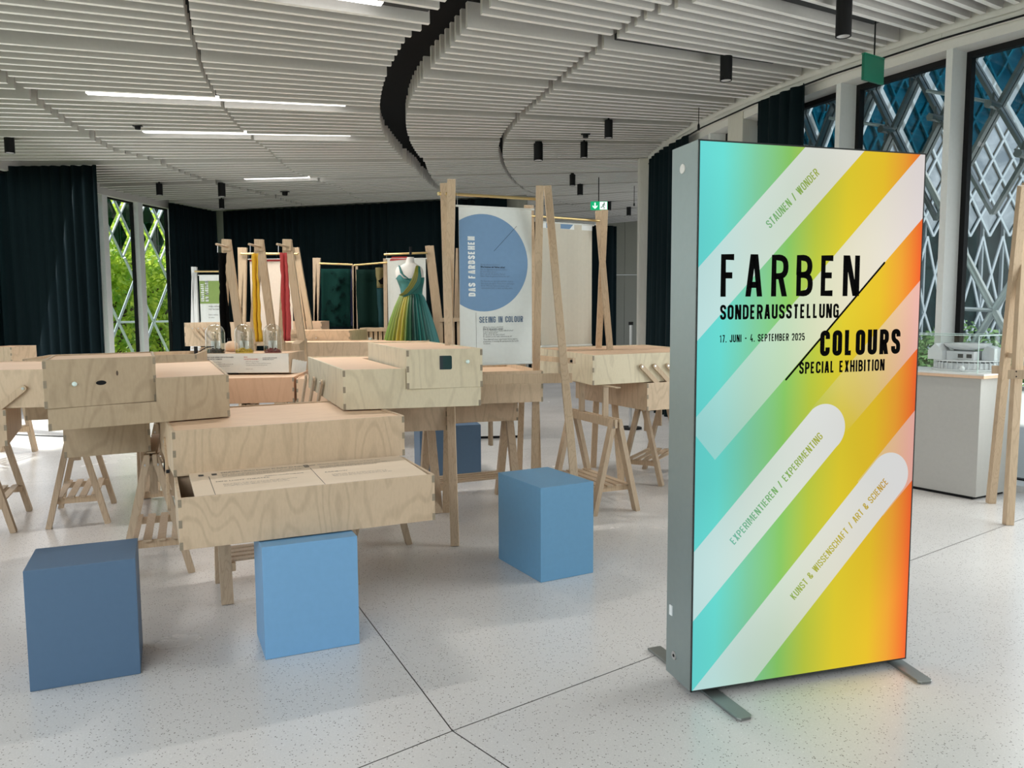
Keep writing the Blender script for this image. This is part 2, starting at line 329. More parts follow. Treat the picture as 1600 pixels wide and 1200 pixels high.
def word(mb, s, x, y, h, wid, t, fn, total=None, ang=0.0, lw=0.40):
    """caps in stroke lettering; total = wanted width of the whole line"""
    W0 = lw * h - t; gap = t * 0.6
    def adv(ch): return (0.30 * h if ch == ' ' else G[ch][0] * W0 + t)
    nat = sum(adv(c) for c in s) + gap * (len(s) - 1)
    if total:
        if wid == 'space': gap += (total - nat) / (len(s) - 1); k = 1.0
        else: k = total / nat
    else: k = 1.0
    ca, sa = math.cos(ang), math.sin(ang); cx = 0.0
    for ch in s:
        if ch != ' ':
            g = G[ch]; gw = g[0] * W0
            for cl, pl in g[1]:
                q = [(cx + t / 2 + a * gw, t / 2 + (b + (b > 1.01) * .2 - (b < -.01) * .2) * (h - t), c) for a, b, c in pl]
                q = fillet(q, cl, (W0 if W0 > 0 else t) * 0.52 + 0.02 * h)
                ribbon(mb, q, cl, t, lambda a, b: fn(x + k * a * ca - b * sa, y + k * a * sa + b * ca), h)
        cx += adv(ch) + gap
def smalltext(lines, x, y, size, fn_mat, parent, m, name='small_print', space=1.35, bold=False, squeeze=0.8):
    """small print as flat letters of the built-in font; fn_mat places the text plane in the parent"""
    cu = bpy.data.curves.new(name, 'FONT'); cu.body = '\n'.join(lines); cu.size = size; cu.space_line = space; cu.resolution_u = 1
    if bold: cu.offset = size * 0.025
    tmp = bpy.data.objects.new(name, cu); COL.objects.link(tmp); bpy.context.view_layer.update()
    me = bpy.data.meshes.new_from_object(tmp.evaluated_get(bpy.context.evaluated_depsgraph_get())); bpy.data.objects.remove(tmp)
    me.transform(Matrix.Translation((x, y, 0)) @ Matrix.Diagonal((squeeze, 1, 1, 1))); me.transform(fn_mat)
    me.materials.clear(); me.materials.append(m); me.name = name
    return link(bpy.data.objects.new(name, me), parent)
# ================================================================== the setting
ZC = 3.66                                  # underside of the slats
RI, RO = 10.3, 19.9                        # inner and outer facade of the ring
# ---- floor: terrazzo slabs with recessed joints
def terrazzo():
    m = bpy.data.materials.new('terrazzo'); m.use_nodes = True; t = m.node_tree; b = t.nodes['Principled BSDF']
    tc = t.nodes.new('ShaderNodeTexCoord'); b.inputs['Roughness'].default_value = 0.24; b.inputs['Specular IOR Level'].default_value = 0.55
    v1 = t.nodes.new('ShaderNodeTexVoronoi'); v1.inputs['Scale'].default_value = 150; v2 = t.nodes.new('ShaderNodeTexVoronoi'); v2.inputs['Scale'].default_value = 110
    n = t.nodes.new('ShaderNodeTexNoise'); n.inputs['Scale'].default_value = 1.1; n.inputs['Detail'].default_value = 6
    n2 = t.nodes.new('ShaderNodeTexNoise'); n2.inputs['Scale'].default_value = 160; n2.inputs['Detail'].default_value = 2
    for q in (v1, v2, n, n2): t.links.new(tc.outputs['Object'], q.inputs['Vector'])
    base = t.nodes.new('ShaderNodeValToRGB'); base.color_ramp.elements[0].position = .3; base.color_ramp.elements[1].position = .7
    base.color_ramp.elements[0].color = (0.65, 0.64, 0.635, 1); base.color_ramp.elements[1].color = (0.72, 0.71, 0.70, 1); t.links.new(n.outputs[0], base.inputs[0])
    sep = t.nodes.new('ShaderNodeSeparateColor'); t.links.new(v1.outputs['Color'], sep.inputs[0])
    def chips(src, vor, lo, hi, thr):
        a = t.nodes.new('ShaderNodeMath'); a.operation = 'GREATER_THAN'; a.inputs[1].default_value = thr; t.links.new(src, a.inputs[0])
        d = t.nodes.new('ShaderNodeMapRange'); d.inputs[1].default_value = lo; d.inputs[2].default_value = hi; d.inputs[3].default_value = 1; d.inputs[4].default_value = 0; t.links.new(vor.outputs['Distance'], d.inputs[0])
        k = t.nodes.new('ShaderNodeMath'); k.operation = 'MULTIPLY'; t.links.new(a.outputs[0], k.inputs[0]); t.links.new(d.outputs[0], k.inputs[1]); return k.outputs[0]
    sep2 = t.nodes.new('ShaderNodeSeparateColor'); t.links.new(v2.outputs['Color'], sep2.inputs[0])
    c1 = chips(sep.outputs[0], v1, .30, .45, 0.86); c2 = chips(sep2.outputs[1], v2, .22, .34, 0.90)
    m1 = t.nodes.new('ShaderNodeMix'); m1.data_type = 'RGBA'; t.links.new(c1, m1.inputs[0]); t.links.new(base.outputs[0], m1.inputs[6]); m1.inputs[7].default_value = (.25, .235, .225, 1)
    m2 = t.nodes.new('ShaderNodeMix'); m2.data_type = 'RGBA'; t.links.new(c2, m2.inputs[0]); t.links.new(m1.outputs[2], m2.inputs[6]); m2.inputs[7].default_value = (.80, .79, .78, 1)
    mu = t.nodes.new('ShaderNodeMix'); mu.data_type = 'RGBA'; mu.blend_type = 'MULTIPLY'; mu.inputs[0].default_value = 0.35
    t.links.new(m2.outputs[2], mu.inputs[6]); r = t.nodes.new('ShaderNodeMapRange'); r.inputs[3].default_value = .65; r.inputs[4].default_value = 1.3; t.links.new(n2.outputs[0], r.inputs[0]); t.links.new(r.outputs[0], mu.inputs[7])
    t.links.new(mu.outputs[2], b.inputs['Base Color'])
    rr_ = t.nodes.new('ShaderNodeMapRange'); rr_.inputs[3].default_value = 0.18; rr_.inputs[4].default_value = 0.32; t.links.new(n.outputs[0], rr_.inputs[0]); t.links.new(rr_.outputs[0], b.inputs['Roughness'])
    return m
M_TERR = terrazzo()
M_JOINT = mat('joint_grey', (0.17, 0.165, 0.155), 0.8)
floor = empty_struct('floor')
TH0, TH1 = 128.0, 262.0
def ring(mb, th0, th1, r0, r1, z, step=2.0, zt=None):
    n = max(1, int(abs(th1 - th0) / step)); a = []
    for i in range(n + 1):
        th = th0 + (th1 - th0) * i / n; a += [P(th, r0, z), P(th, r1, z)]
    mb.add(a, [(2 * i, 2 * i + 1, 2 * i + 3, 2 * i + 2) for i in range(n)]); return mb
obj('screed', ring(MB(), TH0, TH1, RI - 0.6, RO + 0.4, -0.012), M_JOINT, floor)
X0 = Z(707, 1142); JA = Z(562, 950); JB = Z(795, 1200); JC = Z(560, 1200); JD = Z(1035, 1020)
def halves(lines):
    """lines: (point, direction, keep side) -> a slab of the floor between them, 3 mm short of every joint"""
    bm = bmesh.new(); mb = ring(MB(), TH0, TH1, RI - 0.55, RO + 0.35, 0.0)
    vs = [bm.verts.new(v) for v in mb.v]; [bm.faces.new([vs[i] for i in f]) for f in mb.f]
    for p, d, sd in lines:
        nrm = Vector((-d.y, d.x, 0)).normalized() * sd
        bmesh.ops.bisect_plane(bm, geom=bm.verts[:] + bm.edges[:] + bm.faces[:], plane_co=Vector(p) + nrm * 0.0022, plane_no=nrm, clear_inner=True)
    me = bpy.data.meshes.new('floor_slab'); bm.normal_update()
    for f in bm.faces:
        if f.normal.z < 0: f.normal_flip()
    bm.to_mesh(me); bm.free(); me.materials.append(M_TERR)
    return link(bpy.data.objects.new('floor_slab', me), floor)
dA, dB, dC, dD = (JA - X0).normalized(), (JB - X0).normalized(), (JC - X0).normalized(), (JD - X0).normalized()
FJ = Z(250, 740); FD = (Z(1000, 690) - FJ).normalized()          # a joint across the hall further back
far_ = [(FJ, FD, 1)]; near_ = [(FJ, FD, -1)]
for extra in (near_, far_):
    halves([(X0, dA, 1), (X0, dC, -1)] + extra) if extra is near_ else halves([(X0, dA, 1)] + extra)
    halves([(X0, dA, -1), (X0, dD, 1)] + extra) if extra is near_ else halves([(X0, dA, -1)] + extra)
halves([(X0, dB, 1), (X0, dD, -1)]); halves([(X0, dB, -1), (X0, dC, 1)])

# ---- ceiling void, slats in sections, light slots
ceiling = empty_struct('ceiling')
obj('ceiling_slab', ring(MB(), TH0, TH1, RI - 0.9, RO + 0.5, 4.35), M_BLACKV, ceiling)
PITCH_S = 5.98 / 9
GAPS = [203.3 - 5.98 * k for k in range(-8, 12)]
def curve(pts):
    q = sorted(pol(Z(x, y, ZC)) for x, y in pts); return [a for a, _ in q], [b for _, b in q]
CUT_BL = curve([(690, 8), (668, 42), (635, 62), (600, 130), (594, 160), (597, 205), (615, 232), (650, 265), (685, 297)])
CUT_BR = curve([(775, 6), (735, 40), (700, 80), (668, 115), (645, 150), (634, 190), (640, 222), (665, 257), (692, 297)])
CUT_A = curve([(290, 2), (295, 40), (305, 75), (320, 120), (340, 155), (390, 215), (420, 235), (460, 270), (530, 293), (560, 312)])
CUT_L = curve([(0, 115), (50, 152), (130, 205), (180, 235), (240, 250), (330, 285), (400, 300), (480, 322)])
CUT_C = curve([(1080, 2), (1010, 25), (965, 55), (900, 105), (850, 150), (810, 185), (790, 210), (782, 235), (790, 265), (820, 297), (900, 322), (990, 341)])
def cut(cv, th):
    a, b = cv
    if th > a[-1]: return b[-1] + (b[-1] - b[-3]) / (a[-1] - a[-3]) * min(6, th - a[-1])
    return float(np.interp(th, a, b))
strays = MB(); nsl = 0
for gi in range(len(GAPS) - 1):
    g1, g0 = GAPS[gi], GAPS[gi + 1]
    for k in range(8):
        th = g1 - (k + 1) * PITCH_S - 0.0
        if th < 138: continue
        c = [cut(q, th) for q in (CUT_C, CUT_BR, CUT_BL, CUT_A, CUT_L)]
        secs = [(RI + 0.0, c[0] - 0.03), (c[0] + 0.03, c[1]), (max(c[2], c[1] + 0.02), c[3] - 0.02), (c[3] + 0.02, c[4] - 0.03), (c[4] + 0.05, RO - 0.15)]
        for si, (r0, r1) in enumerate(secs):
            if th < 163.3 and si > 0: r0 = max(r0, secs[0][1]) if si == 1 else r0
            if r1 - r0 < 0.1 or (th < 163.3 and si > 1): continue
            if th < 163.3 and si == 1: r1 = RO - 0.15
            zz = ZC + (0.0, 0.012, 0.0, 0.015, 0.0)[si]
            a = P(th, r0, zz); d = P(th, r1, zz) - a; w = Vector((-d.y, d.x, 0)).normalized() * 0.042
            vis = (th < 214.5 and si == 0) or (th < 210 and si == 1) or (th < 206.5 and si == 2) or (th < 205 and si == 3) or (th < 198.5 and si == 4)
            if vis and nsl < 299 and th > 168.0:
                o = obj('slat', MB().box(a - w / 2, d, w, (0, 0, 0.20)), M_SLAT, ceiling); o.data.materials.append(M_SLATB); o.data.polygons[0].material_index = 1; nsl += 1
            else: strays.box(a - w / 2, d, w, (0, 0, 0.20))
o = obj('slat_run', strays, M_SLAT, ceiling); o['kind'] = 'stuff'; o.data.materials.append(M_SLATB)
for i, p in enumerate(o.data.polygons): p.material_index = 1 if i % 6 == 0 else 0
# fascia that closes the slat field towards the inner facade
fa = MB().add([P(163 + 99 * i / 50, RI - 0.02, z) for i in range(51) for z in (3.62, 4.35)], [(2 * i, 2 * i + 1, 2 * i + 3, 2 * i + 2) for i in range(50)])
obj('fascia', fa, M_WHITE, ceiling)
M_STRIP = mat('lamp_strip', (0.9, 0.9, 0.9), 0.5, emit=(1, 0.98, 0.95), es=4.0)
M_SLOT = mat('slot_black', (0.012, 0.012, 0.014), 0.5)
def strip(gk, x0, y0, x1, y1, xe=None, ye=None, e=25):
    th = gk; ra = pol(Z(x0, y0, ZC + 0.03))[1]; rb = pol(Z(x1, y1, ZC + 0.03))[1]; r0, r1 = min(ra, rb), max(ra, rb)
    t = thing('linear_lamp', STRL.pop(0), 'ceiling lamp', P(th, (r0 + r1) / 2, ZC + 0.02), 0, 'linear lamps between the ceiling slats')
    base = t.location
    a = P(th, r0, ZC + 0.035) - base; d = P(th, r1, ZC + 0.035) - base - a; w = Vector((-d.y, d.x, 0)).normalized()
    obj('diffuser', MB().box(a - w * 0.04, d, w * 0.08, (0, 0, 0.03)), M_STRIP, t)
    l = bpy.data.lights.new('strip_light', 'AREA'); l.shape = 'RECTANGLE'; l.size = d.length; l.size_y = 0.08; l.energy = e * 2; l.color = (1, .95, .88); l.spread = R(150)
    lo = bpy.data.objects.new('strip_light', l); COL.objects.link(lo); lo.location = P(th, (r0 + r1) / 2, ZC + 0.012); lo.rotation_euler = (0, 0, math.atan2(d.y, d.x))
    obj('housing', MB().box(a - w * 0.045 + Vector((0, 0, 0.032)), d, w * 0.09, (0, 0, 0.08)), M_SLOT, t)
STRL = ['bright white linear lamp at the top edge left of the black ceiling gap', 'longest bright linear lamp across the ceiling left of the black gap',
        'second long linear lamp further back in the ceiling', 'farthest short linear lamp near the back curtain']
strip(GAPS[8], 430, -8, 595, 11, e=22); strip(GAPS[10], 145, 155, 540, 172, e=30); strip(GAPS[11], 232, 212, 550, 218, e=26); strip(GAPS[13], 392, 284, 500, 281, e=10)
def track(gk, r0, r1):
    t = MB(); a = P(gk, r0, ZC + 0.05); d = P(gk, r1, ZC + 0.05) - a; w = Vector((-d.y, d.x, 0)).normalized()
    t.box(a - w * 0.05, d, w * 0.10, (0, 0, 0.05)); return obj('lamp_track', t, M_SLOT, ceiling)
for gk in (7, 8, 9, 10, 11, 12, 13): track(GAPS[gk], RI + 0.4, cut(CUT_C, GAPS[gk]) - 0.1)
for gk in (8, 10, 11): track(GAPS[gk], cut(CUT_BL, GAPS[gk]) + 0.03, cut(CUT_BL, GAPS[gk]) + 0.5)

# ---- inner facade (courtyard side): pillars, header, glazing, curtain rail
wi = empty_struct('wall_right')
PIL = [210.88 + 6.07 * k for k in range(-7, 9)]
def block(mb, th0, th1, r0, r1, z0, z1):
    q = [P(th0, r0, z0), P(th1, r0, z0), P(th1, r1, z0), P(th0, r1, z0)]; q += [v + Vector((0, 0, z1 - z0)) for v in q]
    return mb.add(q, [(0, 3, 2, 1), (4, 5, 6, 7), (0, 1, 5, 4), (1, 2, 6, 5), (2, 3, 7, 6), (3, 0, 4, 7)])
for i, th in enumerate(PIL):
    obj('pillar', block(MB(), th - .15, th + .15, RI - 0.34, RI - 0.1, 0.0, 3.50), M_FRAMEW, wi)
    obj('header', block(MB(), th - .15, th + 5.92, RI - 0.34, RI - 0.1, 3.50, 4.3), M_WHITE, wi)
    obj('soffit_board', block(MB(), th - .15, th + 5.90, RI - 0.1, RI - 0.03, 3.58, 4.3), M_WHITE, wi)
    obj('curtain_rail', block(MB(), th - .15, th + 5.92, RI - 0.03, RI - 0.015, 3.568, 3.58), M_BLACK, wi)
    if i < len(PIL) - 1:
        w = empty_struct('window_%d' % (i + 1)); a, b = th + .15, th + 5.92
        f = MB(); block(f, a, a + .24, RI - .36, RI - .30, 0.0, 3.5); block(f, b - .16, b, RI - .36, RI - .30, 0.0, 3.5)
        block(f, a, b, RI - .36, RI - .30, 3.45, 3.5); block(f, a, b, RI - .36, RI - .30, 0.0, 0.06)
        obj('window_frame', f, M_BLACK, w)
        obj('window_pane', MB().add([P(a, RI - .33, 0.06), P(b, RI - .33, 0.06), P(b, RI - .33, 3.45), P(a, RI - .33, 3.45)], [(0, 1, 2, 3)]), M_GLASS, w)
        obj('window_sill', block(MB(), a, b, RI - .30, RI - .08, 0.0, 0.05), M_FRAMEW, w)
# ---- outer facade: left side of the hall
wo = empty_struct('wall_left'); M_PILL = mat('window_white_lit', (.90, .92, .92), .4)  # whiter than the courtyard pillars: scattered daylight put into the colour
PO = [168.98 + 2.98 * k for k in range(-3, 30)]
for i, th in enumerate(PO):
    obj('pillar', block(MB(), th - .21, th + .21, RO - 0.04, RO + 0.12, 0.0, 3.57), M_PILL, wo)
    obj('header', block(MB(), th - .21, th + 2.77, RO - 0.04, RO + 0.12, 3.57, 4.3), M_WHITE, wo)
    if i < len(PO) - 1 and th < 236:
        w = empty_struct('window_%d' % (i + 20)); a, b = th + .21, th + 2.77
        f = MB(); block(f, a, a + .10, RO + .06, RO + .12, 0.0, 3.57); block(f, b - .05, b, RO + .06, RO + .12, 0.0, 3.57)
        block(f, a, b, RO + .06, RO + .12, 3.54, 3.57); block(f, a, b, RO + .06, RO + .12, 0.0, 0.08)
        obj('window_frame', f, M_BLACK, w)
        obj('window_pane', MB().add([P(a, RO + .09, 0.08), P(b, RO + .09, 0.08), P(b, RO + .09, 3.54), P(a, RO + .09, 3.54)], [(0, 1, 2, 3)]), M_GLASS, w)
# ---- partitions: back wall behind the curtain, end wall behind the camera, corridor walls
wb = MB(); wb.box(P(162.2, 12.6, 0), P(162.2, RO, 0) - P(162.2, 12.6, 0), (0.03, 0.12, 0), (0, 0, 4.3))
struct(obj('wall_back', wb, M_CONC))
we = MB(); we.box(P(258, RI - .3, 0), P(258, RO, 0) - P(258, RI - .3, 0), (0.1, -0.03, 0), (0, 0, 4.3)); struct(obj('wall_front', we, M_WHITE))
wc = empty_struct('wall_corridor')
cA, cB = Z(940, 360, 3.66) + Vector((0, 0.3, 0)), Z(1018, 360, 3.66) + Vector((0, 0.3, 0)); cA.z = cB.z = 0
for i in range(2):
    for z0, z1 in ((0, 2.45), (2.46, 4.4)):
        a = cA.lerp(cB, i / 2); d = (cB - cA) / 2 * 0.99
        obj('concrete_panel', MB().box(a + Vector((0, 0, z0)), d, (0, 0.12, 0), (0, 0, z1 - z0)), M_CONC, wc)
# ---- timber columns by the inner facade
def column(name, xa, ya, xb, D, s, th, z1=3.66):
    c = Y((xa + xb) / 2, ya, D); t = MB(); c.z = 0
    u = Vector((math.cos(R(th)), math.sin(R(th)), 0)); v = Vector((-u.y, u.x, 0))
    t.box(c - u * s / 2 - v * s / 2, u * s, v * s, (0, 0, z1)); return struct(obj(name, t, M_CTIM, bevel=0.006))
column('trim_1', 1140, 170, 1183, 9.05, 0.235, 208); column('trim_2', 996, 300, 1016, 12.0, 0.16, 180)

# ---- curtains: pleated cloth hung along a path
def curtain(pts, z0, z1, amp, lam, label, m=M_CURT, seed=0, name='curtain', cat='curtain', group='dark teal curtains'):
    rnd = random.Random(seed); L = [0]
    for i in range(1, len(pts)): L.append(L[-1] + (pts[i] - pts[i - 1]).length)
    n = int(L[-1] / lam * 9) + 2; vs = []; ph = 0; rows = 7
    prof = []
    for i in range(n):
        s = L[-1] * i / (n - 1); k = max(j for j in range(len(L) - 1) if L[j] <= s + 1e-9) if s > 0 else 0; k = min(k, len(pts) - 2)
        t = (s - L[k]) / max(1e-6, L[k + 1] - L[k]); p = pts[k].lerp(pts[k + 1], t); d = (pts[k + 1] - pts[k]).normalized(); nn = Vector((-d.y, d.x, 0))
        ph += 2 * math.pi / 9 * rnd.uniform(0.55, 1.55); a = amp * (0.65 + 0.5 * math.sin(i * 0.071 + seed) + 0.25 * rnd.random())
        prof.append((p, nn, ph, a, d))
    for r in range(rows):
        f = r / (rows - 1); z = z1 + (z0 - z1) * f
        for i, (p, nn, ph, a, d) in enumerate(prof):
            q = p + nn * (math.sin(ph) * a * (0.55 + 0.6 * f)) + d * (math.cos(ph * 0.5 + seed) * a * 0.35 * f); vs.append((q.x, q.y, z))
    mb = MB().add(vs, [(r * n + i, r * n + i + 1, (r + 1) * n + i + 1, (r + 1) * n + i) for r in range(rows - 1) for i in range(n - 1)])
    o = obj(name, mb, m, smooth=True); md = o.modifiers.new('thickness', 'SOLIDIFY'); md.thickness = 0.006
    return tag(o, label, cat, group)
lc = Z(151, 256, 3.66); lc2 = Vector((-10.2, lc.y + 0.12, 3.66))
curtain([lc, lc2], 0.02, 3.64, 0.06, 0.17, 'large dark teal curtain at the left edge of the hall', seed=1)
thw = TH(268, 323, RO - 0.3, True)[0]
curtain([P(thw + .05, RO - .28), P(165, RO - .3), P(163.1, RO - .3)], 0.02, 3.64, 0.055, 0.16, 'dark curtain between the leafy window and the back corner', seed=2)
rb0 = 19.45; e1 = Z(842, 312, 3.66)
curtain([P(162.9, rb0), P(162.9, 12.95)], 0.02, 3.64, 0.06, 0.20, 'wide dark teal curtain across the back wall behind the stands', seed=3)
ca, cb = Z(820, 343, 3.66), Z(964, 351, 3.66); ca.z = cb.z = 0
curtain([ca, cb], 0.02, 3.62, 0.08, 0.34, 'dark curtain in the far recess behind the cream banner', seed=4)
def arc(x0, x1, y, r):
    a, b = TH(x0, y, r)[0], TH(x1, y, r)[0]; return [P(a + (b - a) * i / 4, r) for i in range(5)]
curtain(arc(1184, 1259, 170, RI + 0.02), 0.02, 3.56, 0.05, 0.16, 'gathered dark curtain beside the white facade window behind the light box', seed=5)
curtain(arc(1014, 1075, 260, RI + 0.02), 0.02, 3.56, 0.06, 0.22, 'dark curtain behind the left side of the light box', seed=6)

# ---- the courtyard and what stands outside
gm = mat('courtyard_paving', (0.42, 0.43, 0.42), 0.9); gl = mat('lawn', (0.10, 0.16, 0.04), 0.95)
g = MB(); ring(g, 0, 360, 0.01, RI - 0.55, -0.04, 10); struct(obj('courtyard_ground', g, gm))
g = MB(); ring(g, 120, 300, RO + 0.3, 70, -0.06, 6); struct(obj('garden_ground', g, gl))
def lattice(name, rad, t0, t1, dth, za, zb, dz, mbar, mpan, wb_, glaze=True, full_low=None, off=0.0, phase=209.35, every=True, nmax=260, gask=True):
    """diamond lattice of a facade skin: nodes every dth degrees, rows every dz/2, bars and a pane in each diamond"""
    root = empty_struct(name); rows = int(round((zb - za) / (dz / 2))); nb = 0
    k0, k1 = int((t0 - phase) / dth) - 1, int((t1 - phase) / dth) + 2; rest = MB()
    for r in range(rows + 1):
        z = zb - r * dz / 2; sh = 0.5 * (r % 2)
        for k in range(k0, k1):
            th = phase + (k + sh) * dth
            if not (t0 <= th <= t1): continue
            p = P(th, rad, z)
            if r < rows:
                for s in (-.5, .5):
                    q = P(th + s * dth, rad, z - dz / 2); b_ = MB().bar(p, q, wb_, wb_ * 1.2)
                    if glaze and every: b_.bar(p.lerp(q, .02) + Vector((0, 0, .035)), q + Vector((0, 0, .035)), wb_ * .35, wb_ * 1.6)
                    if nb < nmax: obj('lattice_bar', b_, mbar, root); nb += 1
                    else: rest.add(b_.v, b_.f)
            if glaze and r < rows - 1:
                c = P(th, rad - off, z - dz / 2); m_ = 0.90
                q = [P(th, rad - off, z), P(th + dth / 2, rad - off, z - dz / 2), P(th, rad - off, z - dz), P(th - dth / 2, rad - off, z - dz / 2)]
                m_ = 0.76
                pn = obj('lattice_pane', MB().prism([(v.x, 0) for v in q], lambda u, v, it=iter([c.lerp(x, m_) for x in q]): next(it), P(th, 0.012) - O), mpan, root)
                if gask:
                    i_, o_ = [c.lerp(x, m_ + .005) for x in q], [c.lerp(x, .955) for x in q]
                    obj('pane_gasket', MB().add(i_ + o_, [(k2, (k2 + 1) % 4, 4 + (k2 + 1) % 4, 4 + k2) for k2 in range(4)]), M_GASK, pn)
    if rest.v: o = obj('lattice_bars', rest, mbar, root); o['kind'] = 'stuff'
    return root
near = lattice('courtyard_lattice', 9.4, 194, 220, 3.1, 2.72, 5.42, 0.91, M_TUBE, M_PBLUE, 0.030, off=0.03, every=False)
nd = MB(); tb = MB()
for r in range(7):                                   # dark struts and cast nodes behind the white edges
    z = 5.42 - r * .455 + 0.0
    for k in range(-6, 6):
        th = 209.35 + (k + .5 * (r % 2)) * 3.1
        if 194 < th < 221: nd.tube(P(th, 9.46, z), P(th, 9.62, z), 0.035, 8); tb.bar(P(th, 9.46, z), P(th + 1.55, 9.46, z - .455), .03, .05).bar(P(th, 9.46, z), P(th - 1.55, 9.46, z - .455), .03, .05)
        if 194 < th < 221: nd.bar(P(th - .35, 9.55, z + .05), P(th + .35, 9.55, z - .05), .015, .015).bar(P(th - .05, 9.55, z - .1), P(th + .05, 9.55, z + .1), .015, .015)
o = obj('lattice_nodes', nd, M_TUBE, near); o['kind'] = 'stuff'; o = obj('lattice_struts', tb, M_TUBE, near); o['kind'] = 'stuff'
for k in range(-1, 2):
    th = 211.0 + 9.3 * k; c = P(th, 9.4, 1.40)
    for s in (-1, 1):
        for z in (0.0, 2.72): obj('diagonal_tube', MB().tube(c, P(th + s * (1.40 - z) / .455 * 1.55 * (1 if s > 0 else 1), 9.4, z), 0.032, 10), M_TUBEL, near)
    obj('strut', MB().tube(c, P(th - .9, 9.8, 1.42), 0.018, 8), M_TUBEL, near)
for th, z in ((210.9, 3.17), (204.8, 3.17), (198.7, 3.17)): obj('strut', MB().tube(P(th, 9.4, z), P(th - 2.0, 9.95, z + .12), 0.016, 8), M_TUBEL, near)
# the far wing across the courtyard: silver diamond cladding over dark glass
tf0, tf1 = 72, 127
farl = lattice('far_wing_lattice', 9.4, tf0, tf1, 3.1, 3.35, 8.35, 1.0, M_SILW, M_PSILV, 0.05, off=-0.05, phase=100.3, every=False, nmax=290, gask=False)
fw_ = empty_struct('wall_far_wing')
for k in range(17):
    a = tf0 + k * 3.1; obj('wing_pane', block(MB(), a + .12, a + 2.98, 9.95, 10.0, 0.3, 4.2), M_DGLASS, fw_)
    obj('wing_post', block(MB(), a - .12, a + .12, 9.8, 10.05, 0.0, 4.2), M_SILW, fw_)
for k in range(9): obj('wing_base', block(MB(), tf0 + k * 6.2, tf0 + k * 6.2 + 6.2, 9.9, 10.1, -.04, .3), M_WHITE, fw_)
obj('wing_backing', block(MB(), tf0, tf0 + 27, 10.75, 10.85, 0, 9), M_CONC, fw_); obj('wing_backing', block(MB(), tf0 + 27, tf1 + 1, 10.75, 10.85, 0, 9), M_CONC, fw_)
for k in range(17):
    th = tf0 + k * 3.1 + 1.4
    for s in (-1, 1): obj('wing_brace', MB().bar(P(th, 9.4, 3.35), P(th + s * 3.1, 9.4, 1.35), .05, .05).bar(P(th + s * 3.1, 9.4, 1.35), P(th, 9.4, 0), .05, .05), M_SILW, fw_)
# outer skin past the left windows
outer = lattice('garden_lattice', 21.0, 160, 178, 3.1 * 0.5, 2.6, 5.3, 0.9, M_SILW, M_PTEAL, 0.03, off=-0.04, phase=169.6, nmax=220, every=False, gask=False)
for k in range(-3, 5):
    th = 170.0 + 2.91 * k; c = P(th, 21.0, 1.25)
    for s in (-1, 1):
        for z in (0.0, 2.6): obj('diagonal_tube', MB().tube(c, P(th + s * (1.25 - z) / .45 * .73, 21.0, z), 0.03, 8), M_SILW, outer)
    obj('strut', MB().tube(c, P(th - 1.6, 21.0, 1.25), 0.022, 8), M_SILW, outer)
# trees beyond the left windows and bushes in the courtyard
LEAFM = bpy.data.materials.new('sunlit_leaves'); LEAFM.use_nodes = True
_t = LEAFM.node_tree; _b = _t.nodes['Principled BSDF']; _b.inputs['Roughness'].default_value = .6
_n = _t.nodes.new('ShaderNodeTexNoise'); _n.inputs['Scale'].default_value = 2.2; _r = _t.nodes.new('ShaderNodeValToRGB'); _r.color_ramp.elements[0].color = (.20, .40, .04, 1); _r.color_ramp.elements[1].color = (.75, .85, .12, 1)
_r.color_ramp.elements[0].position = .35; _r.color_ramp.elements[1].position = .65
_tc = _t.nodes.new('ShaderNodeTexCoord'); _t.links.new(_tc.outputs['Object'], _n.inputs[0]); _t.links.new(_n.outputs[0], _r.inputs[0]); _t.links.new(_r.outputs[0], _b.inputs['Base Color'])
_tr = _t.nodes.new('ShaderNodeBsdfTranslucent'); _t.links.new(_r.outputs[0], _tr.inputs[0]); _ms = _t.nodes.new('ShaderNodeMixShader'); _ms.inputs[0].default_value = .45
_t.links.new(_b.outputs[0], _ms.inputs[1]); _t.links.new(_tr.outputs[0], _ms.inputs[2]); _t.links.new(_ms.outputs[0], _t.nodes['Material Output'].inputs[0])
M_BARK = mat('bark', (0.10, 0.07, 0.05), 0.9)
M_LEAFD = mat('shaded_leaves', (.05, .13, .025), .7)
def tree(name, label, cat, c, rx, rz, zc, n, size, seed, trunk=0.12, group=None, lm=None):
    rnd = random.Random(seed); t = thing(name, label, cat, (c.x, c.y, -0.05), 0, group); mb = MB()
    blobs = [(Vector((rnd.uniform(-1, 1) * rx * .6, rnd.uniform(-1, 1) * rx * .6, zc + rnd.uniform(-1, 1) * rz * .75)), rnd.uniform(.35, .6) * rx) for _ in range(16)]
    for i in range(n):
        bc, br = rnd.choice(blobs); d = Vector((rnd.gauss(0, 1), rnd.gauss(0, 1), rnd.gauss(0, 1))).normalized(); p = bc + d * br * rnd.uniform(.75, 1.08)
        if p.z < 0.1: continue
        a = Vector((rnd.gauss(0, 1), rnd.gauss(0, 1), rnd.gauss(0, 1))).normalized(); b_ = a.orthogonal().normalized(); s = size * rnd.uniform(.6, 1.3)
        mb.add([p - a * s, p + b_ * s * .5, p + a * s, p - b_ * s * .5], [(0, 1, 2, 3)])
    o = obj('foliage', mb, lm or LEAFM, t); o['kind'] = 'stuff'
    tr = MB().tube((0, 0, 0), (0, 0, zc), trunk, 8, trunk * .6)
    for bc, br in blobs[:7]: tr.tube((0, 0, zc * .6), bc, trunk * .4, 6, trunk * .15)
    obj('trunk', tr, M_BARK, t)
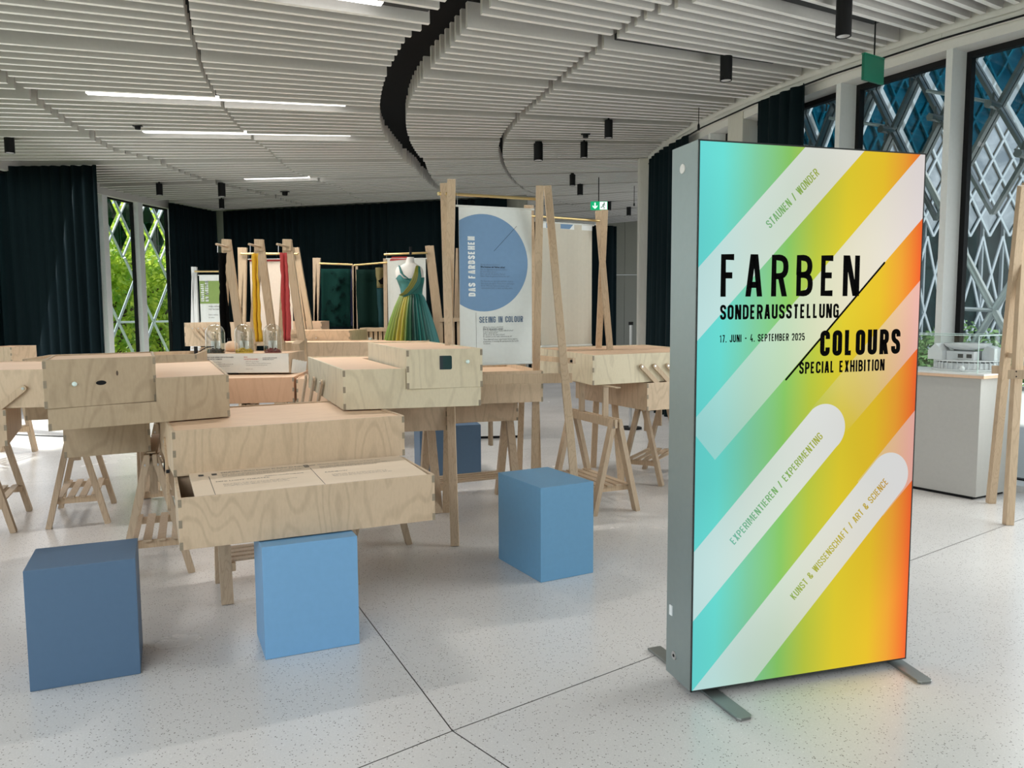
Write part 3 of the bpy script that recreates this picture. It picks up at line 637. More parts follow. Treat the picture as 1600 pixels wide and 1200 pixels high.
specs = [('leafy green tree filling the left pane of the far window', 185, 24.0), ('leafy green tree filling the right pane of the far window', 248, 26.5),
         ('green tree further out, between the two that fill the far window', 216, 40.0), ('green tree beyond the window, mostly behind the large left curtain', 120, 27.5), ('green tree beyond the window, mostly behind the corner curtain', 300, 31)]
for i, (lb, px, D) in enumerate(specs):
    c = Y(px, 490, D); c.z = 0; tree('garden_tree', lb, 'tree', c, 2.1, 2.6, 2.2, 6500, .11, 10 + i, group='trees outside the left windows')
bs = [('low green bush in the courtyard behind the architectural model', 1490, 17.5), ('green bush at the right edge of the courtyard', 1592, 14.5), ('green bush in the courtyard just right of the light box', 1452, 15.5)]
for i, (lb, px, D) in enumerate(bs):
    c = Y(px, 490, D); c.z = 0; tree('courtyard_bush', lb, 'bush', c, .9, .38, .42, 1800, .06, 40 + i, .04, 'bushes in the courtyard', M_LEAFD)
# ================================================================== light box
LB0 = Z(1079, 1082, 0.03); LB1 = Z(1417, 1029, 0.03); LB0.z = LB1.z = 0
lbx = (LB1 - LB0).normalized(); LBW = 0.952; LBH = 1.955; LBD = 0.19; lby = Vector((-lbx.y, lbx.x, 0)); lba = math.atan2(lbx.y, lbx.x)
def plane_uv(px, py, P0, ux, n):
    d = ray(px, py); o = Vector((0, 0, H)); t = (P0 - o).dot(n) / d.dot(n); q = o + d * t; return (q - P0).dot(ux), q.z
def bu(px, py): return plane_uv(px, py, LB0, lbx, lby)
lb = thing('light_box', 'tall free-standing illuminated light box with rainbow stripes and the word FARBEN', 'light box', (LB0.x, LB0.y, 0), lba)
zb, zt = 0.03, 0.03 + LBH
fr = MB()
fr.b(0, 0.012, 0.002, LBD, zb, zt).b(LBW - .012, LBW, 0.002, LBD, zb, zt).b(.012, LBW - .012, 0.004, LBD, zt - .012, zt).b(.012, LBW - .012, 0.004, LBD, zb, zb + .012)
obj('aluminium_frame', fr, M_ALU, lb, bevel=0.001)
obj('rear_panel', MB().b(.012, LBW - .012, LBD - .01, LBD - .004, zb + .012, zt - .012), M_WHITE, lb)
e_ = MB(); w_ = .005
e_.b(0, LBW, 0.0, .006, zb, zb + w_).b(0, LBW, 0, .006, zt - w_, zt).b(0, w_, 0, .006, zb, zt).b(LBW - w_, LBW, 0, .006, zb, zt)
obj('black_edge_profile', e_, mat('dark_rim', (.03, .035, .035), .5), lb, label='dark rim around the glowing face')
def gradmat(name, sat, ink=False, es=0.93):
    """backlit print: cyan at left through green and yellow to orange at right; vertex layer 'w' holds how pale the stripe is"""
    m = bpy.data.materials.new(name); m.use_nodes = True; t = m.node_tree; t.nodes.clear(); o = t.nodes.new('ShaderNodeOutputMaterial'); e = t.nodes.new('ShaderNodeEmission')
    tc = t.nodes.new('ShaderNodeTexCoord'); sx = t.nodes.new('ShaderNodeSeparateXYZ'); t.links.new(tc.outputs['Object'], sx.inputs[0])
    a = t.nodes.new('ShaderNodeMath'); a.operation = 'MULTIPLY'; a.inputs[1].default_value = 1 / LBW; t.links.new(sx.outputs[0], a.inputs[0])
    r = t.nodes.new('ShaderNodeValToRGB'); cr = r.color_ramp; st = [(0.0, (.14, .68, .66)), (.10, (.15, .73, .66)), (.24, (.22, .62, .36)), (.38, (.26, .60, .14)), (.50, (.50, .60, .06)), (.64, (.76, .62, .035)), (.80, (.82, .55, .03)), (.90, (.88, .38, .04)), (1.0, (.93, .13, .035))]
    cr.elements[0].position, cr.elements[0].color = st[0][0], (*st[0][1], 1); cr.elements[1].position, cr.elements[1].color = st[-1][0], (*st[-1][1], 1)
    for p, c in st[1:-1]: el = cr.elements.new(p); el.color = (*c, 1)
    t.links.new(a.outputs[0], r.inputs[0]); src = r.outputs[0]
    if ink:
        h = t.nodes.new('ShaderNodeMix'); h.data_type = 'RGBA'; h.inputs[0].default_value = .18; t.links.new(src, h.inputs[6]); h.inputs[7].default_value = (.35, .42, .25, 1); src = h.outputs[2]
    else:
        at = t.nodes.new('ShaderNodeAttribute'); at.attribute_name = 'w'; h = t.nodes.new('ShaderNodeMix'); h.data_type = 'RGBA'; t.links.new(at.outputs['Fac'], h.inputs[0]); t.links.new(src, h.inputs[6]); h.inputs[7].default_value = (.80, .82, .82, 1); src = h.outputs[2]
    # the tubes behind the cloth: softly brighter towards the middle, dimmer along top and bottom rim
    n = t.nodes.new('ShaderNodeTexNoise'); n.inputs['Scale'].default_value = 1.7; n.inputs['Detail'].default_value = 0; t.links.new(tc.outputs['Object'], n.inputs[0])
    mr = t.nodes.new('ShaderNodeMapRange'); mr.inputs[1].default_value = .3; mr.inputs[2].default_value = .7; mr.inputs[3].default_value = .9 * es; mr.inputs[4].default_value = 1.08 * es; t.links.new(n.outputs[0], mr.inputs[0])
    t.links.new(src, e.inputs[0]); t.links.new(mr.outputs[0], e.inputs[1]); t.links.new(e.outputs[0], o.inputs[0]); return m
M_GRAD = gradmat('backlit_print', 1); M_GINK = gradmat('backlit_ink', 1, True, .74)
def clip(poly, a, b, c):                       # keep a*u + b*v <= c
    out = []
    for i in range(len(poly)):
        p, q = poly[i - 1], poly[i]; fp = a * p[0] + b * p[1] - c; fq = a * q[0] + b * q[1] - c
        if (fp <= 0) != (fq <= 0): k = fp / (fp - fq); out.append(tuple(p[j] + (q[j] - p[j]) * k for j in range(len(p))))
        if fq <= 0: out.append(q)
    return out
def face_art():
    polys = []                                  # (layer, [(u, v, w)])
    u0, u1, v0, v1 = w_, LBW - w_, zb + w_, zt - w_
    polys.append((0, [(u0, v0, 0), (u1, v0, 0), (u1, v1, 0), (u0, v1, 0)]))
    def band(layer, la, lb_, wa, wb, n=8):      # la, lb_: edge lines as two photograph points, upper end first; wa/wb paleness at upper/lower end
        A0, A1, B0, B1 = [Vector(bu(*p)) for p in (*la, *lb_)]
        for i in range(n):
            f, g_ = i / n, (i + 1) / n; wf, wg = wa + (wb - wa) * f, wa + (wb - wa) * g_
            q = [(*A0.lerp(A1, f), wf), (*A0.lerp(A1, g_), wg), (*B0.lerp(B1, g_), wg), (*B0.lerp(B1, f), wf)]
            for a, b, c in ((-1, 0, -u0), (1, 0, u1), (0, -1, -v0), (0, 1, v1)):
                if q: q = clip(q, a, b, c)
            if len(q) > 2: polys.append((layer, q))
    def ext(p, q, k0=-.2, k1=1.0): return ((p[0] + (q[0] - p[0]) * k0, p[1] + (q[1] - p[1]) * k0), (p[0] + (q[0] - p[0]) * k1, p[1] + (q[1] - p[1]) * k1))
    band(1, ext((1265.6, 221.9), (1090.6, 418.8), -.2, 1.1), ext((1357.8, 228), (1110, 509.6), -.2, 1.2), .92, .55)
    band(1, ext((1445, 234), (1123.6, 610), -.1, 1.15), ext((1445, 337.5), (1160, 669), -.1, 1.15), .95, .30)
    band(1, ext((1439, 437), (1270, 636), -.1, 1.1), ext((1434, 544), (1330, 666), -.1, 1.1), .55, .0)
    band(1, ext((1434, 636), (1340, 752), -.1, 1.0), ext((1424, 752), (1380, 806), -.3, 1.0), .50, .2)
    def pill(capL, capR, endL, endR, w0, w1):
        A0, B0, A1, B1 = [Vector(bu(*p)) for p in (capL, capR, endL, endR)]
        band(2, (capL, endL), (capR, endR), w0, w1)
        c = (A0 + B0) / 2; rr_ = (B0 - A0).length / 2; ax = (B0 - A0).normalized(); ay = Vector((-ax.y, ax.x))
        if ay.dot(A0 - A1) < 0: ay = -ay
        q = [(*(c + ax * rr_ * math.cos(math.pi * i / 24) + ay * rr_ * math.sin(math.pi * i / 24)), w0) for i in range(25)]
        polys.append((2, q))
    pill((1269.5, 639.5), (1306.5, 698.5), (1075, 874), (1078, 977), .94, .58)
    pill((1368.8, 719.3), (1409.5, 766), (1076, 1087), (1160, 1087), .96, .55)
    vs, fs, ws, ns = [], [], [], 0
    mb = MB()
    for L, q in polys:
        mb.add([(u, -0.0004 * L + 0.001, v) for u, v, w in q], [tuple(range(len(q)))]); ws += [w for _, _, w in q]
    o = obj('glowing_face', mb, M_GRAD, lb); me = o.data
    at = me.attributes.new('w', 'FLOAT', 'POINT'); at.data.foreach_set('value', ws)
    for p in me.polygons:
        if p.normal.y > 0: p.flip()
    return o
# vertices must keep their order for the paleness values: build the face without recalculation
_obj = obj
def obj_raw(name, mb, m, parent=None, **k):
    me = bpy.data.meshes.new(name); me.from_pydata([tuple(v) for v in mb.v], [], mb.f); me.update(); me.materials.append(m); return link(bpy.data.objects.new(name, me), parent)
obj = obj_raw; face_art(); obj = _obj
def lbtext(name, s, pl, pr, ht, t, m, lw=.40, mode=None, layer=4, label=None):
    a, b = Vector(bu(*pl)), Vector(bu(*pr)); d = b - a; mb = MB()
    word(mb, s, 0, 0, ht, mode, t, lambda x, y: (x, 0, y), total=d.length, lw=lw)
    ang = math.atan2(d.y, d.x); ca, sa = math.cos(ang), math.sin(ang)
    mb.v = [(a.x + x * ca - z * sa, -0.0012 - .0002 * layer, a.y + x * sa + z * ca) for x, y, z in mb.v]
    return obj(name, mb, m, lb, label=label)
M_BLKP = mat('print_black', (.003, .003, .003), .9, spec=.05)
S_ = (bu(1093, 211)[1] - bu(1079, 1082)[1]) / 871      # metres per photograph pixel on the face, left side
lbtext('lettering', 'FARBEN', (1125, 463.7), (1341.5, 462.6), .148, .0215, M_BLKP, mode='space', lw=.475, label='black letters FARBEN')
lbtext('lettering', 'SONDERAUSSTELLUNG', (1124.5, 499.7), (1309.8, 496.6), .052, .0096, M_BLKP, lw=.50, label='black letters SONDERAUSSTELLUNG')
lbtext('lettering', '17. JUNI - 4. SEPTEMBER 2025', (1123.6, 535.3), (1256.8, 531.7), .0265, .0046, M_BLKP, lw=.50, label='black letters with the dates')
lbtext('lettering', 'COLOURS', (1280.5, 556.7), (1405.5, 552.6), .0940, .0185, M_BLKP, lw=.44, label='black letters COLOURS')
lbtext('lettering', 'SPECIAL EXHIBITION', (1248, 584.4), (1381.3, 578.8), .0435, .0080, M_BLKP, lw=.50, label='black letters SPECIAL EXHIBITION')
lbtext('lettering', 'STAUNEN / WONDER', (1203, 357.5), (1280.5, 272), .030, .0042, M_GINK, lw=.46, label='green letters on the top white stripe')
lbtext('lettering', 'EXPERIMENTIEREN / EXPERIMENTING', (1147, 851.5), (1286, 683), .030, .0042, M_GINK, lw=.46, label='green letters on the middle pill')
lbtext('lettering', 'KUNST & WISSENSCHAFT / ART & SCIENCE', (1241, 937.5), (1388, 754), .030, .0042, M_GINK, lw=.46, label='yellow letters on the lower pill')
a, b = Vector(bu(1381.3, 410.6)), Vector(bu(1227.5, 593)); mb = MB(); d = (b - a).normalized(); n_ = Vector((-d.y, d.x)) * .0038
q = [a + n_, a - n_, b - n_, b + n_]; mb.add([(p.x, -.0025, p.y) for p in q], [(0, 1, 2, 3)])
for c_ in (a, b): mb.add([(c_.x + .0038 * math.cos(i * .6283), -.0025, c_.y + .0038 * math.sin(i * .6283)) for i in range(10)], [tuple(range(10))])
obj('slanting_line', mb, M_BLKP, lb, label='slanting black line between the titles')
for px, py, r_, m_, nm in ((1067, 264, .017, M_WHITE, 'cap'), (1053.5, 1024, .016, M_STEEL, 'lock')):
    d_ = ray(px, py); t_ = (LB0 - Vector((0, 0, H))).dot(lbx) / d_.dot(lbx); q = Vector((0, 0, H)) + d_ * t_; yy = (q - LB0).dot(lby)
    kb = obj(nm, MB().tube((0.0, yy, q.z), (-.003, yy, q.z), r_, 20), m_, lb)
    if nm == 'lock': obj('keyhole', MB().tube((-.0031, yy, q.z), (-.0045, yy, q.z), .006, 12), M_BLACK, kb)
for px, x0, sd in ((60, -.004, -1), (1420, LBW, 1)): obj('clip', MB().b(x0, x0 + .004, LBD * .75 if sd < 0 else .01, LBD * .75 + .02 if sd < 0 else .03, .262, .30), M_PRW, lb)
def foot(name, ptip, prear):
    a, b = Z(*ptip, .012), Z(*prear, .012); a.z = b.z = 0
    inv = Matrix.Rotation(-lba, 4, 'Z') @ Matrix.Translation(-Vector((LB0.x, LB0.y, 0))); a, b = inv @ a, inv @ b; w = .062
    d = (b - a).normalized(); n = Vector((-d.y, d.x, 0)); k = .012
    q = [a + n * w * .5 + d * k, a + n * (w * .5 - k), a - n * (w * .5 - k), a - n * w * .5 + d * k, b - n * w * .5, b + n * w * .5]
    obj('foot_plate', MB().prism([(p.x, p.y) for p in q], lambda u, v: (u, v, .002), (0, 0, .009)), M_ALUD, lb, bevel=.0015)
foot('foot', (1166, 1121), (1022, 1010)); foot('foot', (1448, 1064), (1352, 1000))

# ================================================================== plywood boxes
def plybox(label, L, R_, zb, h, d, bang, lid=True, lid_drop=.006, notch=None, group=None, name='plywood_box', w=None, m_front=None, rim=.014, fing=3, fang=None, cat='box', miss=()):
    """L, R_: front bottom corners (plan), d: depth, bang: compass of the sides; notch = (x0, x1, height, depth) cut from the top"""
    L, R_ = Vector((L[0], L[1], 0)), Vector((R_[0], R_[1], 0)); fx = R_ - L
    if w: fx = fx.normalized() * w
    if fang is not None: fx = Vector((math.cos(R(fang)), math.sin(R(fang)), 0)) * (w or fx.length)
    w = fx.length; a0 = math.atan2(fx.y, fx.x); t = thing(name, label, cat, (L.x, L.y, zb), a0, group)
    by = Vector((math.cos(R(bang) - a0), math.sin(R(bang) - a0), 0)); T = .012; mf = m_front or M_PLYV
    nx0, nx1, nh, nd = notch if notch else (0, 0, h, 0)
    if notch:
        if nx0 <= 0: po = [(0, 0), (w, 0), (w, h), (nx1, h), (nx1, nh), (0, nh)]
        else: po = [(0, 0), (w, 0), (w, nh), (nx0, nh), (nx0, h), (0, h)]
    else: po = [(0, 0), (w, 0), (w, h), (0, h)]
    obj('front_panel', MB().prism(po, lambda u, v: (u, 0, v), by * T), mf, t, bevel=.001)
    obj('back_panel', MB().prism([(0, 0), (w, 0), (w, h), (0, h)], lambda u, v: Vector((u, 0, v)) + by * (d - T), by * T), mf, t)
    for sx in (0, 1):
        cut_ = notch and ((sx == 0 and nx0 <= 0) or (sx == 1 and nx0 > 0))
        po = [(T, 0), (d - T, 0), (d - T, h), (nd, h), (nd, nh), (T, nh)] if cut_ else [(T, 0), (d - T, 0), (d - T, h), (T, h)]
        obj('side_panel', MB().prism(po, lambda u, v: Vector((sx * (w - T), 0, v)) + by * u, (T, 0, 0)), mf, t)
    obj('base_panel', MB().box(Vector((T, 0, .012)) + by * T, (w - 2 * T, 0, 0), by * (d - 2 * T), (0, 0, .012)), M_PLYX, t)
    if lid:
        z = h - .012 - lid_drop; parts = MB()
        if notch:
            xa, xb = (nx1, w - T) if nx0 <= 0 else (T, nx0)
            parts.box(Vector((xa, 0, z)) + by * T, (xb - xa, 0, 0), by * (d - 2 * T), (0, 0, .012))
            xc, xd = (T, nx1) if nx0 <= 0 else (nx0, w - T)
            if d - T - nd > .02: parts.box(Vector((xc, 0, z)) + by * nd, (xd - xc, 0, 0), by * (d - T - nd), (0, 0, .012))
        else: parts.box(Vector((T, 0, z)) + by * T, (w - 2 * T, 0, 0), by * (d - 2 * T), (0, 0, .012))
        obj('lid', parts, M_PLYX, t)
    # finger joints: end grain showing on the front face and on the sides
    fj = MB(); n = fing * 2 - 1; fh = h / (n + .0)
    for k in range(0, n, 2):
        for x0 in (0, w - T):
            ztop = (k + .75) * fh if k else .62 * fh
            if notch and ((x0 == 0 and nx0 <= 0) or (x0 > 0 and nx0 > 0)) and ztop > nh: continue
            fj.box((x0 - .0006, -.0006, k * fh + (.12 * fh if k else 0)), (T * 1.1, 0, 0), (0, .004, 0), (0, 0, .76 * fh))
    obj('finger_joints', fj, M_PLYE, t)['kind'] = 'stuff'
    return t, w, by, a0
GB = 'stepped plywood exhibit boxes'
bA = plybox('lowest front plywood box holding the printed text board, resting on the light blue stool', (-1.310, 3.053), (-.349, 3.501), .475, .208, .50, 114.5, lid=False, group=GB)
bB = plybox('plywood box one step behind and above the text board box', (-1.500, 3.466), (-.545, 3.975), .684, .204, .87, 117.5, group=GB)
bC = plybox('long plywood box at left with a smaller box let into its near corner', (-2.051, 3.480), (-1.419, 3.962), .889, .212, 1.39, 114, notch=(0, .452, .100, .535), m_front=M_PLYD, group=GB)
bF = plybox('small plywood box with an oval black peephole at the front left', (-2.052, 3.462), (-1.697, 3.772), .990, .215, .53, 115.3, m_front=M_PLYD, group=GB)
bD = plybox('plywood box with three wooden arms on its left side, in the middle of the room', (-.898, 4.201), (-.173, 4.371), .889, .215, 1.42, 111.6, notch=(.332, .745, .104, 1.22), m_front=M_PLYP, group=GB)
bE = plybox('plywood box on top in the middle with a square dark viewing window', (-.566, 4.262), (-.163, 4.380), .9935, .213, 1.20, 110.0, m_front=M_PLYP, group=GB)
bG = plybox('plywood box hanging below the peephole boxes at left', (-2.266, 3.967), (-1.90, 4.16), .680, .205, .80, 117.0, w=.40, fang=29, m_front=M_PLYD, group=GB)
q = Z(-5, 639, .889); q1 = Z(80, 636, .889)
bS = plybox('plywood box cut by the left photo edge, slanting arm on its front', (q.x - .35, q.y - .03), (q1.x, q1.y), .889, .212, .95, 103, group=GB)
q = Z(12, 697, .68); r_ = Vector((math.cos(R(24)), math.sin(R(24)), 0)) * .7
bU = plybox('lower plywood box at the left edge below the arm', (q.x - r_.x, q.y - r_.y), (q.x, q.y), .680, .205, .85, 117, group=GB)
q0, q1 = Z(35, 561, 1.10), Z(307, 553, 1.10)
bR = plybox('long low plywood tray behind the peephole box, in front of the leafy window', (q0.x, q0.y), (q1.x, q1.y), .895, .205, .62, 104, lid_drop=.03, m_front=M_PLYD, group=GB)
q0, q1 = Z(40, 657, .68), Z(150, 652, .68)
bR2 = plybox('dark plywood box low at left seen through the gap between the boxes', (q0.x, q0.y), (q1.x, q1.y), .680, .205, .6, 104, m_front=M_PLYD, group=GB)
q0, q1 = Z(700, 672, .680), Z(607, 675, .680); q1.y -= .02
bI = plybox('plywood box under the long box with three arms', (-1.05, 4.72), (q0.x, q0.y), .680, .202, .62, 108, group=GB)
q0 = Y(848.5, 627.5, 5.42); d_ = Vector((math.cos(R(16)), math.sin(R(16)), 0)) * .72; zJ = q0.z
bJ = plybox('shallow open plywood box behind the rail of the blue banner stand', (q0.x - d_.x, q0.y - d_.y), (q0.x, q0.y), zJ, .215, .9, 106, lid_drop=.03, group=GB)
q0 = Y(809.5, 657, 5.62); d_ = Vector((math.cos(R(14)), math.sin(R(14)), 0)) * .62
bK = plybox('lowest plywood box between the trestles behind the blue banner stand', (q0.x - d_.x, q0.y - d_.y), (q0.x, q0.y), q0.z, zJ - q0.z - .005, .55, 104, group=GB)
q0 = Z(926, 602, .889); q1 = Z(1011, 597, .889); aL = math.degrees(math.atan2(q1.y - q0.y, q1.x - q0.x))
bL = plybox('large plywood box left of the light box with wooden arms on its front', (q0.x, q0.y), (q1.x, q1.y), .889, .212, 1.30, 106, w=1.15, m_front=M_PLYP, group=GB)
q0 = Z(1011, 642, .68); q1 = Z(890, 620, .68); aM = math.degrees(math.atan2(q1.y - q0.y, q1.x - q0.x))
bM = plybox('plywood box below the armed box, directly left of the light box', (q0.x, q0.y), (q0.x + .8 * math.cos(R(aL)), q0.y + .8 * math.sin(R(aL))), .680, .204, 1.02, aM, group=GB)
q0, q1 = Z(357, 633, .68), Z(460, 628, .68)
bQ = plybox('reddish plywood box behind the stepped boxes, below the glass domes', (q0.x - .5, q0.y - .02), (q1.x, q1.y), .680, .206, .85, 95, m_front=M_ORIL, group=GB)
q0 = Z(459, 629, .68)
bQ2 = plybox('pale small plywood box peeping out left of the three arms', (q0.x + .015, q0.y + .04), (q0.x + .4, q0.y + .1), .680, .19, .45, 100, group=GB, m_front=M_PLYX)
# far group
q0, q1 = Y(395, 547, 9.0), Y(547, 540, 9.0)
bW = plybox('far plywood box in front of the green textiles', (q0.x, q0.y + .1), (q1.x, q1.y), q1.z, .175, .55, 80, group=GB)
q0, q1 = Y(493, 560, 8.4), Y(604, 557, 8.4)
bX = plybox('brown plywood box below the small bottle in the background', (q0.x - .5, q0.y), (q1.x + .4, q1.y), q1.z, .155, .6, 90, group=GB)
q0, q1 = Y(289, 541, 10.2), Y(398, 541, 10.2)
bV = plybox('far pale plywood box with three slanting arms, left of the black scarf', (q0.x, q0.y), (q1.x, q1.y), q0.z, .30, .6, 92, group=GB)
q0, q1 = Y(-22, 566, 7.6), Y(19, 566, 7.6)
bT = plybox('open plywood box with a shelf at the far left edge', (q0.x, q0.y), (q1.x, q1.y), q0.z, .145, .4, 90, lid_drop=.01, group=GB)
q0, q1 = Y(455, 521, 10.3), Y(503, 521, 10.3)
bY = plybox('pale far plywood box between the red scarf and the green leaf textile', (q0.x - .3, q0.y), (q1.x, q1.y), q0.z, .155, .5, 92, m_front=M_PLYX, group=GB)

def on_front(bx, px, py):               # photograph point -> (x, z) on a box's front
    t, w, by, a0 = bx; ux = Vector((math.cos(a0), math.sin(a0), 0)); P0 = Vector(t.location); n = Vector((-ux.y, ux.x, 0))
    u, z = plane_uv(px, py, P0, ux, n); return u, z - P0.z
def on_side(bx, px, py):
    t, w, by, a0 = bx; P0 = Vector(t.location); c_, s_ = math.cos(a0), math.sin(a0); uy = Vector((by.x * c_ - by.y * s_, by.x * s_ + by.y * c_, 0)); n = Vector((-uy.y, uy.x, 0))
    u, z = plane_uv(px, py, P0, uy, n); return u, z - P0.z
def hole_plate(bx, px, py, kind):
    u, z = on_front(bx, px, py); t = bx[0]
    if kind == 'oval': obj('peephole', MB().add([(u + .022 * math.cos(i * .2618), -.0012, z + .0105 * math.sin(i * .2618)) for i in range(24)], [tuple(range(24))]), M_BLACK, t, label='oval black peephole')
    if kind == 'square':
        poly = []; s = .034; r = .009
        for cx, cy, a_ in ((s - r, s - r, 0), (-s + r, s - r, 90), (-s + r, -s + r, 180), (s - r, -s + r, 270)):
            poly += [(u + cx + r * math.cos(R(a_ + k * 22.5)), z + cy * 1.15 + r * math.sin(R(a_ + k * 22.5))) for k in range(5)]
        obj('viewing_window', MB().prism(poly, lambda x, y: (x, -.0012, y), (0, .001, 0)), mat('dark_teal_opening', (.004, .035, .035), .3), t, label='square dark viewing window with rounded corners')
        obj('window_edge', MB().b(u - s, u - s + .018, -.0022, -.0013, z - s * 1.1, z + s * 1.1), mat('dark_grey_edge', (.02, .03, .04), .5), t)
    if kind == 'stone':
        m_ = mat('pale_glass_bead', (.75, .9, .88), .15)
        obj('glass_bead', MB().lathe([(.011 * math.cos(k * .3), .011 * math.sin(k * .3)) for k in range(-5, 6)], (u, -.004, z), 12), m_, t, smooth=True)
    if kind == 'knot': obj('wood_knot', MB().add([(u + .005 * math.cos(i * .6283), -.0011, z + .012 * math.sin(i * .6283)) for i in range(10)], [tuple(range(10))]), M_BARK, t)
hole_plate(bF, 158, 598, 'oval'); hole_plate(bF, 116, 600, 'stone'); hole_plate(bF, 183, 583, 'knot')
hole_plate(bE, 696.5, 566.5, 'square'); hole_plate(bE, 730.5, 565, 'stone')
def arm(bx, p, q, w=.034, side=False, proud=.012, nm='arm'):
    t = bx[0]; by = bx[2]
    a, b = (on_side if side else on_front)(bx, *p), (on_side if side else on_front)(bx, *q)
    A, B = Vector(a), Vector(b); d = (B - A).normalized(); n = Vector((-d.y, d.x)) * w / 2; poly = []
    ang = math.atan2(n.y, n.x)
    for k in range(9): poly.append((A.x + w / 2 * math.cos(ang + math.pi * k / 8), A.y + w / 2 * math.sin(ang + math.pi * k / 8)))
    for k in range(9): poly.append((B.x + w / 2 * math.cos(ang + math.pi + math.pi * k / 8), B.y + w / 2 * math.sin(ang + math.pi + math.pi * k / 8)))
    if side: fn = lambda u, v: Vector((-proud - .012, 0, v)) + by * u; ex = (.014, 0, 0); bp = Vector((-proud - .012, 0, A.y)) + by * A.x; bd = Vector((-.003, 0, 0))
    else: fn = lambda u, v: (u, -proud - .012, v); ex = (0, .014, 0); bp = Vector((A.x, -proud - .012, A.y)); bd = Vector((0, -.003, 0))
    o = obj(nm, MB().prism(poly, fn, ex), M_POST, t, bevel=.0015)
    obj('bolt', MB().tube(bp, bp + bd, .008, 12), M_STEEL, o)
    return o
for p, q in (((1000.5, 572.5), (1052, 628)), ((1020.5, 571.5), (1072, 627)), ((1041, 571), (1092, 626))): arm(bL, p, q)
for p, q in (((482.5, 588), (475.5, 632)), ((494.5, 592.5), (488, 632)), ((507, 598), (500.5, 632))): arm(bD, p, q, side=True, w=.036)
arm(bS, (38.5, 606.5), (-14, 648), w=.036)
for p, q in (((302, 513), (321, 534)), ((311, 513), (330, 534)), ((320, 513), (339, 534))): arm(bV, p, q, w=.03)
arm(bW, (495, 528), (450, 551), w=.05)
arm(bA, (267, 689), (273, 790), w=.042, side=True, proud=.02); obj('wing_nut', MB().lathe([(.002, -.007), (.007, -.006), (.007, .006), (.002, .007)], (-.03, .05, .31), 10), M_BLACK, bA[0])
# ---- text board lying in the front box
tbm = wood('board_birch', (.80, .655, .50), (.70, .55, .41), (.8, 3.0, 1.0), amt=.3)
t, w, by, a0 = bA
bd = thing('text_board', 'pale printed text board lying in the front box above the light blue stool', 'sign board', Vector(t.location) + Matrix.Rotation(a0, 3, 'Z') @ Vector((.065, .012, .188)), a0)
bd.rotation_euler = (R(2.0), 0, a0)
obj('board', MB().b(0, w - .085, 0, .462, 0, .014), tbm, bd, bevel=.001)
MT = Matrix.Translation((0, 0, .0146))
smalltext(['DENKSPIEL / Woher kommen die Farben des Regenbogens?'], .13, .40, .017, MT, bd, M_INK, bold=True, squeeze=1.0)
smalltext(['Stelle dich vor den Kasten und blicke durch die Oeffnung hinein.', 'Das weisse Licht wird in seine Farben zerlegt, wenn es durch', 'das Prisma faellt. Welche Farben kannst du erkennen?'], .13, .365, .014, MT, bd, M_INKG, squeeze=1.0)
smalltext(['MINI LIGHT THEATRE'], .095, .235, .021, MT, bd, M_INKG, squeeze=1.1)
smalltext(['WHERE DO COLOURS COME FROM?'], .30, .265, .013, MT, bd, M_INK, bold=True)
smalltext(['Step in front of the box and look through the opening.', 'White light is split into its colours when it falls', 'through the prism. Which colours can you see?'], .12, .185, .014, MT, bd, M_INKG, squeeze=1.0)
smalltext(['REGENBOGEN / Wie entsteht ein Regenbogen?'], .56, .40, .017, MT, bd, M_INKG, squeeze=.9)
smalltext(['Sonnenlicht trifft auf Wassertropfen und wird gebrochen.', 'Jede Farbe verlaesst den Tropfen in einem anderen Winkel.', 'So sehen wir einen farbigen Bogen am Himmel.'], .56, .365, .014, MT, bd, M_INKG, squeeze=1.0)
smalltext(['RAINBOW'], .56, .235, .02, MT, bd, M_INK, squeeze=1.1)
smalltext(['Sunlight hits drops of water and is refracted.', 'Each colour leaves the drop at another angle.', 'This is how we see the coloured arc in the sky.'], .58, .185, .014, MT, bd, M_INKG, squeeze=1.0)
for x0, z0, z1 in ((.075, .02, .455), (.515, .02, .455)): obj('rule', MB().b(x0, x0 + .002, z0, z1 - .1, .0141, .0146), M_INKG, bd)
for x0, lab in ((.045, '1'), (.10, '1'), (.505, '2')):
    m_ = MB(); word(m_, 'MINI' if x0 != .505 else 'REGEN', 0, 0, .022, None, .004, lambda x, y: (x0 + .012 - y, .37 + x, .0146)); obj('upright_lettering', m_, M_INKG, bd)

# ---- stools
def stool(label, pA, pB, ang_d, depth, h, m, name='cube_stool'):
    a, b = Z(*pA), Z(*pB); a.z = b.z = 0; u = b - a; w = u.length; a0 = math.atan2(u.y, u.x)
    t = obj(name, MB().b(0, w, 0, depth, .0, h), m, bevel=.002); t.location = (a.x, a.y, 0.001); t.rotation_euler = (0, 0, a0)
    return tag(t, label, 'stool', 'blue block stools')
stool('grey blue block stool nearest the camera at the lower left', (47, 1082), (220, 1053), 0, .31, .462, M_BLUE1)
stool('light blue block stool standing under the text board box', (415, 1032), (562, 1006), 0, .295, .468, M_BLUE2)
stool('blue block stool alone in the middle of the floor, left of the light box', (845, 911), (927, 895), 0, .47, .50, M_BLUE3)
stool('dark blue block stool far back under the boxes behind the banner stand', (657, 751), (752, 746), 0, .46, .455, M_BLUE1)

